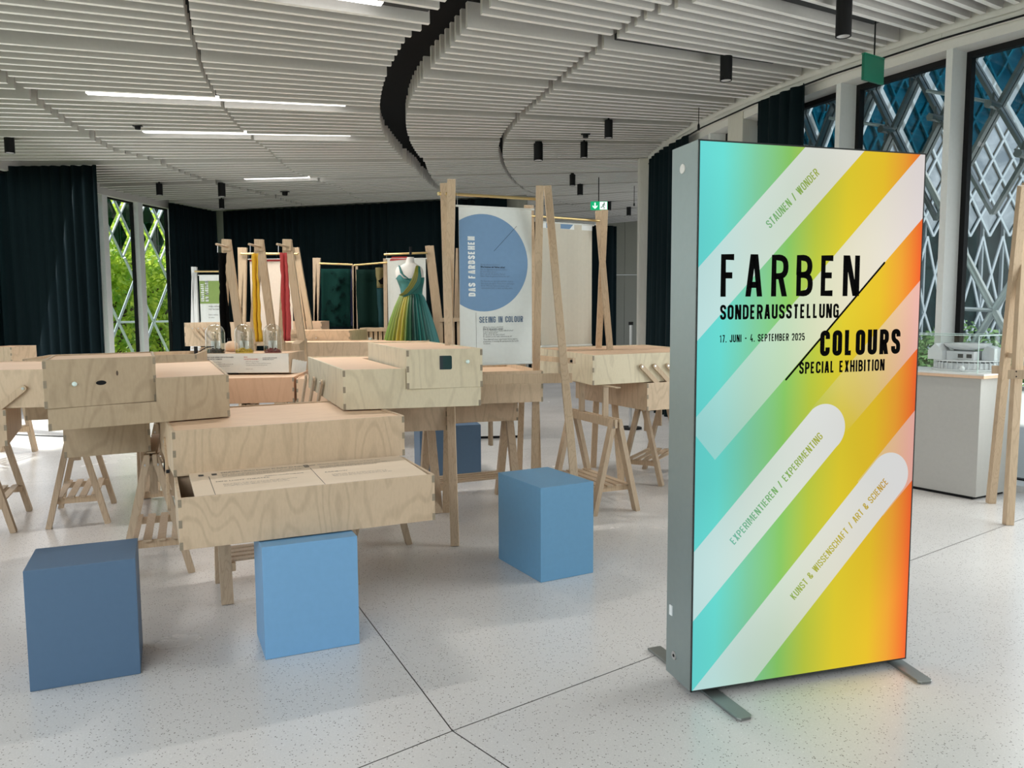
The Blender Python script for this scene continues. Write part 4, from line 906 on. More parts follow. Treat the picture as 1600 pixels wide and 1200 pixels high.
# ---- trestles
def make_trestle(label):
    t = thing('trestle', label, 'trestle', group='wooden trestles under the boxes'); Lh, top = .31, .66
    for y in (-Lh, Lh):
        for s in (-1, 1):
            o = obj('leg', MB().bar((s * .175, y, 0), (s * .018, y, top), .034, .056, (1, 0, 0)), M_POSTD, t)
            obj('screw', MB().tube((s * .03, y - .029, top - .05), (s * .03, y - .033, top - .05), .007, 10), M_STEEL, o)
        obj('cross_piece', MB().b(-.145, .145, y - .009 + (.038 if y < 0 else -.038), y + .009 + (.038 if y < 0 else -.038), .15, .19), M_POST, t)
        obj('sliding_post', MB().b(-.02, .02, y * .55 - .011, y * .55 + .011, .42, .672), M_POSTD, t)
    obj('beam', MB().b(-.028, -.008 + .0, -Lh - .04, Lh + .04, top - .055, top + .005).b(.008, .028, -Lh - .04, Lh + .04, top - .055, top + .005), M_POSTD, t)
    obj('rail', MB().b(-.021, .021, -Lh - .03, Lh + .03, .6725, .6785), M_POSTD, t)
    for k in range(4): obj('shelf_slat', MB().b(-.13 + k * .07, -.13 + k * .07 + .042, -Lh + .0, Lh - .0, .1905, .2005), M_POSTD, t)
    return t
tr0 = make_trestle('wooden trestle under the peephole boxes at left, between two others')
def near_mid(pl, pr=None): return pl
TP = [((-2.90, 5.20), 113, None), ((-3.40, 4.98), 113, 'wooden trestle at the left edge of the photo'), ((-2.40, 5.36), 113, 'wooden trestle standing behind the one in front of the grey blue stool'),
      ((-1.92, 4.17), 112, 'wooden trestle right behind the grey blue stool'), ((-1.46, 3.90), 25 , 'wooden trestle under the text board box, beside the light blue stool'),
      ((-.80, 4.68), 110, 'wooden trestle behind the light blue stool with one foot showing at its right'), ((.717, 5.46), 114, 'wooden trestle just right of the lone blue stool'),
      ((1.05, 6.40), 62, 'wooden trestle directly left of the light box'), ((-.035, 5.9), 205, 'wooden trestle behind the blue banner stand, shelf showing above the lone blue stool')]
for i, (p, ang, lb_) in enumerate(TP):
    c = Vector((p[0], p[1], 0)) + Vector((math.cos(R(ang)), math.sin(R(ang)), 0)) * .31
    if i == 0: tr0.location = c; tr0.rotation_euler = (0, 0, R(ang - 90))
    else: k = dup(tr0, c, R(ang - 90)); k['label'] = lb_
    if i == 6:
        for ch in k.children:
            if ch.name.startswith('sliding_post'): ch.location.z += .21; ch.location.y *= 1.0
            if ch.name.startswith('rail'): ch.location.z += .208
    if i in (1, 0, 2) and i: pass
# ================================================================== A-frame stands and what hangs from them
def post(t, p, q, w=.046, h=.046, m=None, side=(1, 0, 0)):
    return obj('post', MB().bar(p, q, w, h, side), m or M_POST, t, bevel=.002)
def W3(px, py, D): return Y(px, py, D)
GS = 'timber A-frame stands'
# stand 1: blue circle banner
s1 = thing('banner_stand', 'tall timber stand carrying the banner with the blue circle', 'stand', (0, 0, 0), 0, GS)
footF, footR = Z(711, 853), Z(697, 800)
tA, tB = Y(694, 288, 5.22), Y(705.5, 280, 5.0)
post(s1, footF, tA, .05); post(s1, footR, tB, .05)
rF, rR = Z(906, 843), Z(834, 790)
tC, tD = Y(855.5, 292, 5.50), Y(843.5, 290, 5.26)
post(s1, rF, tC, .05); post(s1, rR, tD, .05)
obj('brass_rod', MB().tube(Y(696, 302.5, 5.12), Y(845, 311.5, 5.34), .0095, 12), M_BRASS, s1)
ra, rb_ = Y(702, 594, 4.98), Y(893.5, 590.5, 5.18)
obj('rail', MB().bar(ra, rb_, .062, .02, (0, 0, 1)), M_POST, s1, bevel=.001)
for dz in (-.014, .014): obj('screw', MB().tube(rb_ + Vector((-.04, -.010, dz)), rb_ + Vector((-.04, -.013, dz)), .0045, 8), M_BLACK, s1)
ba, bb = Y(836, 558.5, 5.75), Y(897, 564, 5.22)
obj('brace', MB().bar(ba, bb, .036, .02, (0, 0, 1)), M_POST, s1, bevel=.001)
obj('bolt', MB().tube(bb + Vector((-.02, -.014, 0)), bb + Vector((-.02, -.02, 0)), .009, 12), M_BLACK, s1)
obj('peg_end', MB().tube(Y(688, 302.5, 5.09), Y(684.5, 302.5, 5.08), .012, 10), M_BRASS, s1)
def banner(label, P0, P1, z0, z1, name='banner', m=None, group='banners on the stands', wave=.004, parts=True):
    """cloth between two plan points, hung by cords from the rod above"""
    ux = Vector((P1.x - P0.x, P1.y - P0.y, 0)); w = ux.length; a = math.atan2(ux.y, ux.x)
    t = thing(name, label, 'banner', (P0.x, P0.y, 0), a, group); n = 14; vs = []
    for i in range(n + 1):
        for z in (z0, z1): vs.append((w * i / n, wave * math.sin(i * 1.1), z))
    o = obj('cloth', MB().add(vs, [(2 * i, 2 * i + 2, 2 * i + 3, 2 * i + 1) for i in range(n)]), m or M_BANNER, t); md = o.modifiers.new('t', 'SOLIDIFY'); md.thickness = .002; md.offset = 0
    if parts:
        obj('top_rod', MB().tube((-.018, 0, z1), (w + .018, 0, z1), .007, 10), M_BANNER, t)
        obj('bottom_rod', MB().tube((0, 0, z0), (w, 0, z0), .009, 10), M_BANNER, t)
        obj('cord', MB().tube((-.008, 0, z1), (-.008, 0, z1 + .09), .0012, 6).tube((w + .008, 0, z1), (w + .008, 0, z1 + .09), .0012, 6), M_STEEL, t)
    return t, w, a
B0, B1 = Y(716.5, 324, 5.14), Y(830.5, 329, 5.34)
bn, bw, ba_ = banner('white banner with a large blue circle reading DAS FARBSEHEN and SEEING IN COLOUR', B0, B1, 1.066, 2.082, wave=0.0)
bux = Vector((math.cos(ba_), math.sin(ba_), 0)); bny = Vector((-bux.y, bux.x, 0)); BP = Vector((B0.x, B0.y, 0))
def nb(px, py): return plane_uv(px, py, BP, bux, bny)
c0 = Vector(nb(755.5, 411)); rad = nb(755.5, 334.5)[1] - c0.y
circ = [(c0.x + rad * math.cos(i * 2 * math.pi / 72), c0.y + rad * math.sin(i * 2 * math.pi / 72)) for i in range(72)]
circ = clip(circ, -1, 0, -.001)
obj('printed_circle', MB().add([(u, -.0022, v) for u, v in circ], [tuple(range(len(circ)))]), M_CIRC, bn, label='large blue printed circle')
def btext(s, pl, pr, ht, t_, m, up=False, lw=.42):
    a, b = Vector(nb(*pl)), Vector(nb(*pr)); d = b - a; mb = MB(); word(mb, s, 0, 0, ht, None, t_, lambda x, y: (x, 0, y), total=d.length, lw=lw)
    an = math.atan2(d.y, d.x); ca_, sa_ = math.cos(an), math.sin(an); mb.v = [(a.x + x * ca_ - z * sa_, -.0031, a.y + x * sa_ + z * ca_) for x, y, z in mb.v]; return obj('lettering', mb, m, bn)
btext('DAS FARBSEHEN', (742.8, 463.3), (741.3, 369.5), .048, .0105, M_PRW, lw=.50)
btext('SEEING IN COLOUR', (748.8, 504.5), (817, 503), .040, .0066, M_INKB, lw=.47)
a, b = Vector(nb(771.5, 392.5)), Vector(nb(807, 353.5)); d = (b - a).normalized() ; n_ = Vector((-d.y, d.x)) * .0012
obj('printed_line', MB().add([(p.x, -.0028, p.y) for p in (a - n_, b - n_, b + n_, a + n_)], [(0, 1, 2, 3)]), M_INK, bn)
RX = Matrix.Rotation(R(90), 4, 'X')
def bsmall(lines, px, py, size, m, bold=False, sp=1.0, sq=.78):
    u, z = nb(px, py); return smalltext(lines, 0, 0, size, Matrix.Translation((u, -.0030, z)) @ RX, bn, m, bold=bold, squeeze=sq, space=sp)
bsmall(['Woran erkennst du Farben?'], 750.3, 414.5, .0155, M_INKB)
bsmall(['Wie koennen wir Farben sehen?'], 750.5, 418.3, .0165, M_INK, bold=True, sq=.8)
bsmall(['Hat ein Gegenstand eine feste Farbe?', 'Ist Gras immer gruen?', 'Sehen wir alle die gleichen Farben?', 'Sehen Tiere die gleichen Farben wie wir?'], 750.3, 422, .0160, M_INKB, sp=.92)
bsmall(['Die Experimente mit Licht und Farbe fuehren', 'dich durch alltaegliche Phaenomene und zeigen', 'dir die Welt der Farben in einem neuen', 'ungewohnten Licht, so wirst du Farbe sehen.'], 751, 440.5, .0160, M_INKB, sp=.92)
bsmall(['Where do colours come from?'], 754.5, 512.3, .0145, M_INKG)
bsmall(['How do we perceive colours?'], 754.5, 515.3, .0150, M_INK, bold=True)
bsmall(['Does an object have a clearly defined colour?', 'Is grass always green?', 'Do we all see the same colours?', 'Do animals see the same colours as we do?'], 754.6, 518, .0150, M_INKG, sp=.86)
bsmall(['These light and colour experiments let you explore', 'phenomena of everyday life and show you the world', 'of colours.'], 755, 531.5, .0150, M_INKG, sp=.92)
u1, z1_ = nb(743.5, 488); u2, z2_ = nb(744, 543)
obj('printed_line', MB().b(u1, u1 + .0015, -.0028, -.0026, z2_, z1_), M_INKG, bn)
# stand 2 behind, cream reverse of a banner
s2 = thing('banner_stand', 'timber stand behind the first, holding the banner seen from its cream back', 'stand', (0, 0, 0), 0, GS)
f1, f2 = Z(927, 730), Z(971, 758)
post(s2, f2, Y(934.5, 330, 6.75), .05); post(s2, f1, Y(945, 328, 6.55), .05)
post(s2, Vector((.06, 6.85, 0)), Y(824, 321, 6.25), .05); post(s2, Vector((.20, 5.98, 0)), Y(829, 322, 6.40), .05)
obj('brass_rod', MB().tube(Y(826, 337, 6.3), Y(936, 345, 6.65), .0095, 12), M_BRASS, s2)
bn2, w2, a2 = banner('cream reverse of a hanging banner behind the blue circle banner', Y(845, 350, 6.36), Y(925, 357.5, 6.62), 1.13, 2.115, m=M_CREAM)
obj('top_hem', MB().b(.001, w2 - .001, -.0026, -.0022, 2.07, 2.11), M_PRW, bn2)
obj('hem_print', MB().add([(.11 * 0 + .05, -.0030, 2.072), (w2 * .55, -.0030, 2.072), (w2 * .62, -.0030, 2.11), (.05, -.0030, 2.11)], [(0, 1, 2, 3)]), M_CIRC, bn2)
# stand 3, cut by the right edge
s3 = thing('banner_stand', 'timber stand cut by the right edge of the photo in front of the white plinth', 'stand', (0, 0, 0), 0, GS)
post(s3, Z(1575, 820), Y(1606, 285, 5.27), .052); post(s3, Z(1548, 786), Y(1599, 290, 5.10), .052)
obj('brace', MB().bar(Y(1566, 553, 5.50), Y(1590, 557, 5.2), .034, .02, (0, 0, 1)), M_POST, s3)
obj('wing_nut', MB().lathe([(.003, -.016), (.012, -.012), (.008, 0), (.012, .012), (.003, .016)], Y(1567, 552, 5.47), 10), M_BLACK, s3)
obj('rail', MB().bar(Y(1549.5, 577.5, 5.56), Y(1640, 578, 5.36), .056, .02, (0, 0, 1)), M_POST, s3)
obj('splice_plate', MB().bar(Y(1575, 585, 5.15), Y(1640, 585, 5.05), .060, .018, (0, 0, 1)), M_POST, s3)
for py in (580.5, 588.5): obj('bolt', MB().tube(Y(1588, py, 5.115), Y(1588, py, 5.10), .005, 8), M_BLACK, s3)

# scarf stands
def cloth_strip(name, label, pts, D, m, cat, seed, thick=.02):
    """hanging cloth: pts = [(py, px left, px right), ...] from the top down"""
    rnd = random.Random(seed); vs = []; n = 10; rows = []
    for k in range(len(pts) - 1):
        for j in range(5):
            f = j / 5; rows.append(tuple(pts[k][i] + (pts[k + 1][i] - pts[k][i]) * f for i in range(3)))
    rows.append(pts[-1])
    for r, (py, xl, xr) in enumerate(rows):
        jl, jr = rnd.uniform(-.6, .6), rnd.uniform(-.6, .6)
        for i in range(n + 1):
            f = i / n; p = Y(xl + jl + (xr + jr - xl - jl) * f, py, D); p.y += thick * math.sin(f * 9 + r * .12 + seed) ; vs.append(p)
    W_ = n + 1; mb = MB().add(vs, [(r * W_ + i, r * W_ + i + 1, (r + 1) * W_ + i + 1, (r + 1) * W_ + i) for r in range(len(rows) - 1) for i in range(n)])
    o = obj(name, mb, m, smooth=True); md = o.modifiers.new('t', 'SOLIDIFY'); md.thickness = .006; return tag(o, label, cat)
DS = 7.9
for i, (xt, xr, xl, lb_) in enumerate(((354, 401, 345, 'timber A-frame with the black scarf on its peg'), (405, 451, 386, 'timber A-frame with the yellow scarf on its peg'), (449, 496, 431, 'timber A-frame with the red scarf on its peg'))):
    s = thing('scarf_stand', lb_, 'stand', (0, 0, 0), 0, GS); yb = 705
    post(s, Z(xr, yb + 3), Y(xt + 1.0, 378, DS), .075, .045); post(s, Z(xl, yb - 12), Y(xt - 1, 385, DS + .06), .07, .045)
    obj('head_block', MB().bar(Y(xt, 392, DS - .03), Y(xt, 374, DS - .03), .085, .05, (1, 0, 0)), M_POST, s, bevel=.003)
    obj('peg', MB().tube(Y(xt + 2, 386, DS - .05), Y(xt - 16, 381.5, DS - .35), .011, 10), M_POST, s)
    obj('hook', MB().tube(Y(xt - 14, 382, DS - .32), Y(xt - 14, 394.5, DS - .32), .003, 6), M_STEEL, s)
    if i == 2: obj('foot_block', MB().bar(Y(462, 545, DS - .2), Y(474, 536, DS + .1), .10, .08, (0, 0, 1)), M_POST, s)
cloth_strip('scarf', 'long black scarf hanging from the left peg', [(395, 339, 355), (420, 341, 354), (450, 343, 355), (480, 343.5, 358), (536, 347, 362)], DS - .4, M_BLKC, 'scarf', 1)
cloth_strip('scarf', 'long yellow scarf hanging from the middle peg', [(396, 393, 404.5), (430, 394, 404), (460, 396, 406), (500, 397, 407), (534, 400, 409)], DS - .4, M_YEL, 'scarf', 2)
cloth_strip('scarf', 'long red scarf hanging from the right peg', [(395, 438, 448), (430, 440, 450), (470, 440, 452), (500, 442, 453), (533, 444, 453)], DS - .4, M_RED, 'scarf', 3)
obj('stand_crossbar', MB().bar(Y(372, 537, DS + .15), Y(470, 524, DS + .15), .05, .04, (0, 0, 1)), M_POST, s)

def far_stand(label, pairs, D, rod=None, sec=.06, yb=600, m=None):
    s = thing('banner_stand', label, 'stand', (0, 0, 0), 0, GS)
    for (xt, yt, xb) in pairs:
        g_ = Y(xb, yb, D); top = Y(xt, yt, D); k = top.z / max(.01, top.z - g_.z); foot = top + (g_ - top) * k
        post(s, foot, top, sec, sec * .8, m)
    if rod: obj('rod', MB().tube(Y(*rod[0], D - .05), Y(*rod[1], D - .05), .014, 8), M_BRASS, s)
    return s
far_stand('timber stand of the red-topped cream banner behind the scarves', [(376, 387, 381), (382, 387, 378), (457, 387, 487), (463, 387, 500)], 9.7, ((376, 396.5), (466, 396.5)))
bnr, wr, ar = banner('cream banner with a red top edge behind the yellow and red scarves', Y(390, 405, 9.7), Y(455, 405, 9.7), Y(420, 519, 9.7).z, Y(420, 405, 9.7).z, m=M_CREAMP)
obj('top_hem', MB().b(.001, wr - .001, -.006, -.005, Y(420, 408.5, 9.7).z, Y(420, 404.5, 9.7).z), M_RED, bnr)
far_stand('white stand of the green and white banner, farthest left', [(303, 417, 312), (304, 417, 301)], 12.6, ((304, 424), (345, 424)), sec=.07, m=M_FRAMEW)
D_ = 12.6
bng, wg, ag = banner('small far banner with a green block above a white lower half', Y(311, 430, D_), Y(344, 430, D_), Y(320, 503, D_).z, Y(320, 430, D_).z)
obj('printed_block', MB().b(.003, wg - .003, -.0065, -.0055, Y(320, 474.5, D_).z, Y(320, 439, D_).z), M_GREENP, bng)
mb = MB(); word(mb, 'KONTRASTE', 0, 0, .05, None, .012, lambda x, y: (.07 - y, -.0075, Y(320, 471, D_).z + x), total=.28); word(mb, 'UND NACHBARN', 0, 0, .05, None, .012, lambda x, y: (.14 - y, -.0075, Y(320, 471, D_).z + x), total=.32); obj('lettering', mb, M_PRW, bng)
smalltext(['FARBKONTRASTE', 'UND NACHBARN', '', 'Farben wirken', 'nie allein'], 0, 0, .032, Matrix.Translation((.13, -.0075, Y(320, 480, D_).z)) @ RX, bng, M_INKG)
# green textiles
far_stand('timber stand carrying the dark leaf-patterned textile', [(492, 403, 495), (498, 403, 491), (553, 414, 557), (556, 414, 556)], 11.3, ((499, 411.5), (551, 413.5)), sec=.055, m=M_POSTD)
far_stand('timber stand carrying the sand and teal textile behind the dress', [(602, 404, 604), (608, 404, 612)], 10.9, ((553, 414.5), (606, 410)), sec=.05, m=M_POSTD)
cloth_strip('textile', 'dark green textile printed with leaves, left of the navy strip', [(420, 501.5, 547), (460, 502, 547), (510, 503, 547)], 11.2, M_GRNC, 'textile', 5)
lf = MB(); rnd = random.Random(3)
for _ in range(26):
    cx, cy, an = rnd.uniform(508, 541), rnd.uniform(426, 505), rnd.uniform(0, 6.28)
    for k in range(7):
        a_ = an + (k - 3) * .38; p0 = Y(cx, cy, 11.165); q0 = Y(min(546.5, max(502.5, cx + 6.5 * math.cos(a_))), cy + 6.5 * math.sin(a_), 11.165); lf.bar(p0, q0, .010, .002, (0, 1, 0))
o = obj('textile_leaves', lf, M_LEAFP, bpy.data.objects['textile'])
cloth_strip('textile', 'narrow navy textile strip between the two dark green ones', [(421, 547.5, 552), (500, 547.5, 556), (509, 548, 556)], 11.35, M_NAVY, 'textile', 6)
cloth_strip('textile', 'bottle green textile just right of the navy strip', [(421, 556, 589), (460, 557, 591), (511, 559, 594)], 11.1, M_GRNC2, 'textile', 7)
cloth_strip('textile', 'textile with a sand-coloured top and teal lower half behind the dress', [(418, 587, 606), (450, 589, 606)], 10.95, M_OLIVE, 'textile', 8)
o2 = cloth_strip('textile', 'x', [(450, 589, 606), (511, 592, 610)], 10.95, M_TEALP, 'textile', 8); o2.name = 'lower_half'; o2.parent = bpy.data.objects['textile.003']
for k in ('category', 'label'): del o2[k]
mt = MB()
for cx, cy, s_ in ((598, 440, 5.5), (601, 436, 4), (603, 446, 4)): mt.add([Y(cx + s_ * math.cos(i * .7) * (1 + .4 * (i % 2)), cy + s_ * .8 * math.sin(i * .7), 10.9) for i in range(9)], [tuple(range(9))])
mt.add([Y(x, y, 10.9) for x, y in ((598, 473), (608, 482), (607, 485), (600, 479))], [(0, 1, 2, 3)])
obj('printed_moth', mt, M_BLKC, bpy.data.objects['textile.003'])
# banner and stand behind the dress
far_stand('timber stand behind the dress, posts showing at its right', [(668, 384, 692), (674, 384, 700)], 10.2, ((600, 397.5), (668, 395)))
far_stand('pair of far posts just left of the blue circle banner', [(716, 388, 710), (719, 388, 722)], 10.6)
bnd, wd, ad = banner('white banner with a red top edge behind the dress', Y(605, 404, 10.15), Y(665, 404, 10.15), Y(640, 520, 10.15).z, Y(640, 404, 10.15).z, m=M_BANNER)
obj('top_hem', MB().add([(.03, -.006, Y(0, 411, 10.15).z), (.24, -.006, Y(0, 409, 10.15).z), (.26, -.006, Y(0, 404.5, 10.15).z), (.06, -.006, Y(0, 404.5, 10.15).z)], [(0, 1, 2, 3)]), M_RED, bnd)

# ---- mannequin with the pleated dress
DM = 9.2
man = thing('mannequin', 'white headless mannequin torso hanging from a black cord, wearing the green dress', 'mannequin', Y(642, 470, DM)); mc = Vector(man.location)
def U(px, py): p = Y(px, py, DM); return p.x - mc.x, p.z - mc.z
def lofted(secs, n=32, c=0.0, front=1.0):
    vs = []; 
    for (xl, xr, py, dep) in secs:
        a, z = U(xl, py); b, _ = U(xr, py); cx, rx = (a + b) / 2, (b - a) / 2
        for i in range(n):
            th = 2 * math.pi * i / n; vs.append((cx + rx * math.cos(th), dep * math.sin(th), z))
    mb = MB().add(vs, [(k * n + i, k * n + (i + 1) % n, (k + 1) * n + (i + 1) % n, (k + 1) * n + i) for k in range(len(secs) - 1) for i in range(n)])
    mb.add(vs[:n], [tuple(range(n))]); return mb
obj('torso', lofted([(636, 647, 402, .045), (635, 647, 407, .05), (633.5, 648, 411, .055), (627, 654, 414.5, .075), (620, 659, 418, .09), (617.5, 661.5, 424, .105), (618.5, 662, 432, .12), (622, 661.5, 441, .125), (625.5, 660, 450, .11), (627.5, 658.5, 459, .10), (625, 661, 470, .12)]), M_SKIN, man, smooth=True)
obj('hanging_cord', MB().tube((*[U(641.5, 402)[0], 0], U(0, 402)[1]), (*[U(641.5, 389)[0], 0], U(0, 389)[1]), .014, 10), M_BLACK, man)
DR = bpy.data.materials.new('pleated_dress'); DR.use_nodes = True; _t = DR.node_tree; _a = _t.nodes.new('ShaderNodeVertexColor'); _a.layer_name = 'hue'; _t.links.new(_a.outputs[0], _t.nodes['Principled BSDF'].inputs['Base Color']); _t.nodes['Principled BSDF'].inputs['Roughness'].default_value = .5
dress = thing('dress', 'one-shoulder pleated dress in yellow-green to teal on the mannequin', 'dress', mc)
def colored(name, vs, fs, cols, parent):
    me = bpy.data.meshes.new(name); me.from_pydata([tuple(v) for v in vs], [], fs); me.update(); ca = me.color_attributes.new('hue', 'FLOAT_COLOR', 'POINT')
    ca.data.foreach_set('color', [x for c in cols for x in (*c, 1)]); me.materials.append(DR)
    for p in me.polygons: p.use_smooth = True
    return link(bpy.data.objects.new(name, me), parent)
OLV, GRN, DKG, TEA, LTL = (.15, .155, .012), (.015, .09, .03), (.002, .028, .02), (.0, .10, .085), (.07, .25, .25)
def ramp(f, st):
    for (a, ca), (b, cb_) in zip(st, st[1:]):
        if f <= b: k = max(0, (f - a) / (b - a)); return tuple(ca[i] + (cb_[i] - ca[i]) * k for i in range(3))
    return st[-1][1]
n = 220; rows = [(459.5, 625.5, 659.5, .115), (465, 623, 663, .15), (480, 616.5, 668, .21), (500, 610, 674.5, .29), (520, 605, 680, .35), (540, 601, 685, .40), (556, 598, 689, .43)]
vs, cs = [], []
for r, (py, xl, xr, dep) in enumerate(rows):
    a, z = U(xl, py); b, _ = U(xr, py); cx, rx = (a + b) / 2, (b - a) / 2
    for i in range(n):
        th = 2 * math.pi * i / n; pl = 1 + (.012 + .012 * r) * math.sin(th * 34 + .5 * math.sin(3 * th)) + .015 * math.sin(th * 5 + r * .2)
        vs.append((cx + rx * pl * math.cos(th), dep * pl * math.sin(th), z)); f = (math.cos(th) + 1) / 2
        c_ = ramp(f, [(0, (.10, .20, .015)), (.22, (.16, .20, .02)), (.34, (.34, .27, .03)), (.42, (.20, .22, .02)), (.5, GRN), (.62, DKG), (.74, TEA), (.88, (.01, .10, .09)), (1, LTL)])
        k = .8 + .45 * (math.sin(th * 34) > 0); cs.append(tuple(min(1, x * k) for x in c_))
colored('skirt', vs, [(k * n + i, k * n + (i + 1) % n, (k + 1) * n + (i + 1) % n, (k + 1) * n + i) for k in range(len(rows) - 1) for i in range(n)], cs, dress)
n = 64; rows = [(431, 618.0, 663, .132), (436, 619.5, 663, .137), (441, 621.5, 662.5, .138), (446, 623.5, 661.5, .13), (452, 625.5, 660.5, .122), (460, 626.5, 659.8, .116)]
vs, cs = [], []
for r, (py, xl, xr, dep) in enumerate(rows):
    for i in range(n):
        th = 2 * math.pi * i / n; f = (math.cos(th) + 1) / 2
        top = (436 - 14 * max(0, min(1, (.45 - f) / .45)) * (1 if f < .45 else 0)) if r == 0 else py     # the neckline rises to the armhole
        if r == 0: py2 = 437 - 7 * math.exp(-((f - .18) / .12) ** 2) - 8 * max(0, f - .6)
        else: py2 = py
        a, z = U(xl, py2); b, _ = U(xr, py2); cx, rx = (a + b) / 2, (b - a) / 2
        vs.append((cx + rx * math.cos(th), dep * math.sin(th), z)); st = math.sin((r * 1.9 + f * 5))
        cs.append(ramp(f, [(0, (.05, .22, .24)), (.5, (.03, .20, .19)), (.8, (.0, .13, .11)), (1, (.01, .20, .17))]) if st > 0 else (.015, .13, .12))
colored('bodice', vs, [(k * n + i, k * n + (i + 1) % n, (k + 1) * n + (i + 1) % n, (k + 1) * n + i) for k in range(len(rows) - 1) for i in range(n)], cs, dress)
def sash(name, mid, wpx, c_, d0=.12, npl=5):
    vs, cs, fs = [], [], []; m_ = npl * 2 + 1
    for k, (px, py, dy) in enumerate(mid):
        for i in range(m_):
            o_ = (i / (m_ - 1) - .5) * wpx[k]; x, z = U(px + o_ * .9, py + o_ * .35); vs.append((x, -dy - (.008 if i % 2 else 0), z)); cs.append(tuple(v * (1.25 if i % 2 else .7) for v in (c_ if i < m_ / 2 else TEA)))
    fs = [(k * m_ + i, k * m_ + i + 1, (k + 1) * m_ + i + 1, (k + 1) * m_ + i) for k in range(len(mid) - 1) for i in range(m_ - 1)]
    return colored(name, vs, fs, cs, dress)
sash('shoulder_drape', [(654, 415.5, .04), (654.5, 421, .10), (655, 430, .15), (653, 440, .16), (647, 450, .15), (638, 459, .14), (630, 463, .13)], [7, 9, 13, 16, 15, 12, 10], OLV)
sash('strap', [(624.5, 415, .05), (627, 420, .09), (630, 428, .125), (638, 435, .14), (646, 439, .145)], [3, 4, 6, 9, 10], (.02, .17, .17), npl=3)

# ---- signboard box with the three glass domes
q0, q1 = Y(308, 583, 6.85), Y(452, 582, 6.85)
bP = plybox('box with a white printed front carrying the three glass domes', (q0.x, q0.y), (q1.x, q1.y), .894, .172, .46, 88, m_front=M_PLYV, group=GB)
t, w, by, a0 = bP
obj('sign_panel', MB().b(.0, w, -.014, -.003, .004, .168), mat('sign_white', (.66, .66, .62), .6), t, label='white printed front panel')
TF = lambda x, z: Matrix.Translation((x, -.0148, z)) @ RX
smalltext(['AUFBAU ALLER GELBEN UND ROTEN FARBEN', 'IN DER NATUR / PIGMENTE'], 0, 0, .0125, TF(.08, .135), t, M_INK, bold=True, squeeze=.95)
smalltext(['Farbstoffe aus Pflanzen', 'Viele Pflanzen enthalten Stoffe, mit denen sich', 'Wolle, Seide und Papier faerben lassen.'], 0, 0, .012, TF(.12, .092), t, M_INKG, squeeze=.9)
smalltext(['BLAU', 'DAS ROTE WUNDER /'], 0, 0, .014, TF(.415, .135), t, M_INKR, bold=True, squeeze=.9)
smalltext(['AUS DER WURZEL DER PFLANZE', 'GEWINNT MAN DAS ROT'], 0, 0, .0105, TF(.575, .128), t, M_INK, bold=True)
smalltext(['Farbstoffe aus der Natur', 'Farben aus Pflanzen, Tieren und Erden werden', 'seit Jahrtausenden zum Faerben genutzt.', '', 'Natural dyes'], 0, 0, .012, TF(.43, .098), t, M_INKG, squeeze=.95)
mb = MB(); word(mb, 'DYE', 0, 0, .020, None, .004, lambda x, y: (.020 - y, -.0146, .115 + x)); word(mb, 'RED', 0, 0, .020, None, .004, lambda x, y: (.046 - y, -.0146, .115 + x)); obj('upright_lettering', mb, M_INKR, t)
for k in range(3): obj('card_slot', MB().b(.03 + k * .12, .03 + k * .12 + .09, -.02, -.004, -.004, .003), M_BLACK, t)
def dome(label, px, pr, col_, seed):
    b = Y(px, 551, 7.0); b.z = .894 + .172 - .005; s = (pr[1] - pr[0]) / 2 / F * 7.0; hgt = 45.5 / F * 7.0
    d = thing('glass_dome', label, 'glass dome', b, 0, 'glass domes with dye samples')
    prof = [(s, 0.002), (s, hgt - s)] + [(s * math.cos(R(a)), hgt - s + s * math.sin(R(a))) for a in range(10, 91, 10)]
    obj('glass', MB().lathe(prof, n=32), M_DOME, d, smooth=True)
    rnd = random.Random(seed); pm = MB()
    for _ in range(70):
        a, r_ = rnd.uniform(0, 6.28), s * .88 * math.sqrt(rnd.random()); z = .004 + .028 * rnd.random() * (1 - (r_ / s) ** 3)
        pm.lathe([(0, .010), (.009, .004), (.010, -.002), (.0, -.006)], (r_ * math.cos(a), r_ * math.sin(a), z + .008), 6)
    pm.lathe([(0, .018), (s * .6, .018), (s * .9, .012), (s * .93, .001), (0, .001)], n=24); o = obj('dye_sample', pm, mat('dye_' + str(seed), col_, .6), d); o['kind'] = 'stuff'
    obj('card', MB().b(-s * .55, s * .45, s * .2, s * .2 + .002, .02, hgt * .42), M_BANNER, d)
    pl = MB()
    for _ in range(11):
        a, t_ = rnd.uniform(0, 6.28), rnd.uniform(.2, .6) * s; p = Vector((t_ * math.cos(a) * .8, t_ * math.sin(a) * .6, hgt * rnd.uniform(.45, .72))); pl.path([(0, 0, .02), (p.x * .4, p.y * .4, p.z * .6), p], .0012, 4)
        for k in range(4): q_ = p + Vector((rnd.uniform(-1, 1), rnd.uniform(-1, 1), rnd.uniform(-1, 1))) * .010; pl.add([p, p + (q_ - p).orthogonal().normalized() * .005, q_, p - (q_ - p).orthogonal().normalized() * .005], [(0, 1, 2, 3)])
    obj('dried_plant', pl, mat('dried_plant', (.22, .20, .13), .9), d); return d
dome('glass dome over black dye, leftmost of the three', 337, (322.5, 352), (.006, .006, .007), 21)
dome('glass dome over yellow dye, in the middle', 382, (367.5, 396), (.50, .33, .015), 22)
dome('glass dome over red dye, rightmost of the three', 426.5, (412.5, 440), (.14, .008, .010), 23)
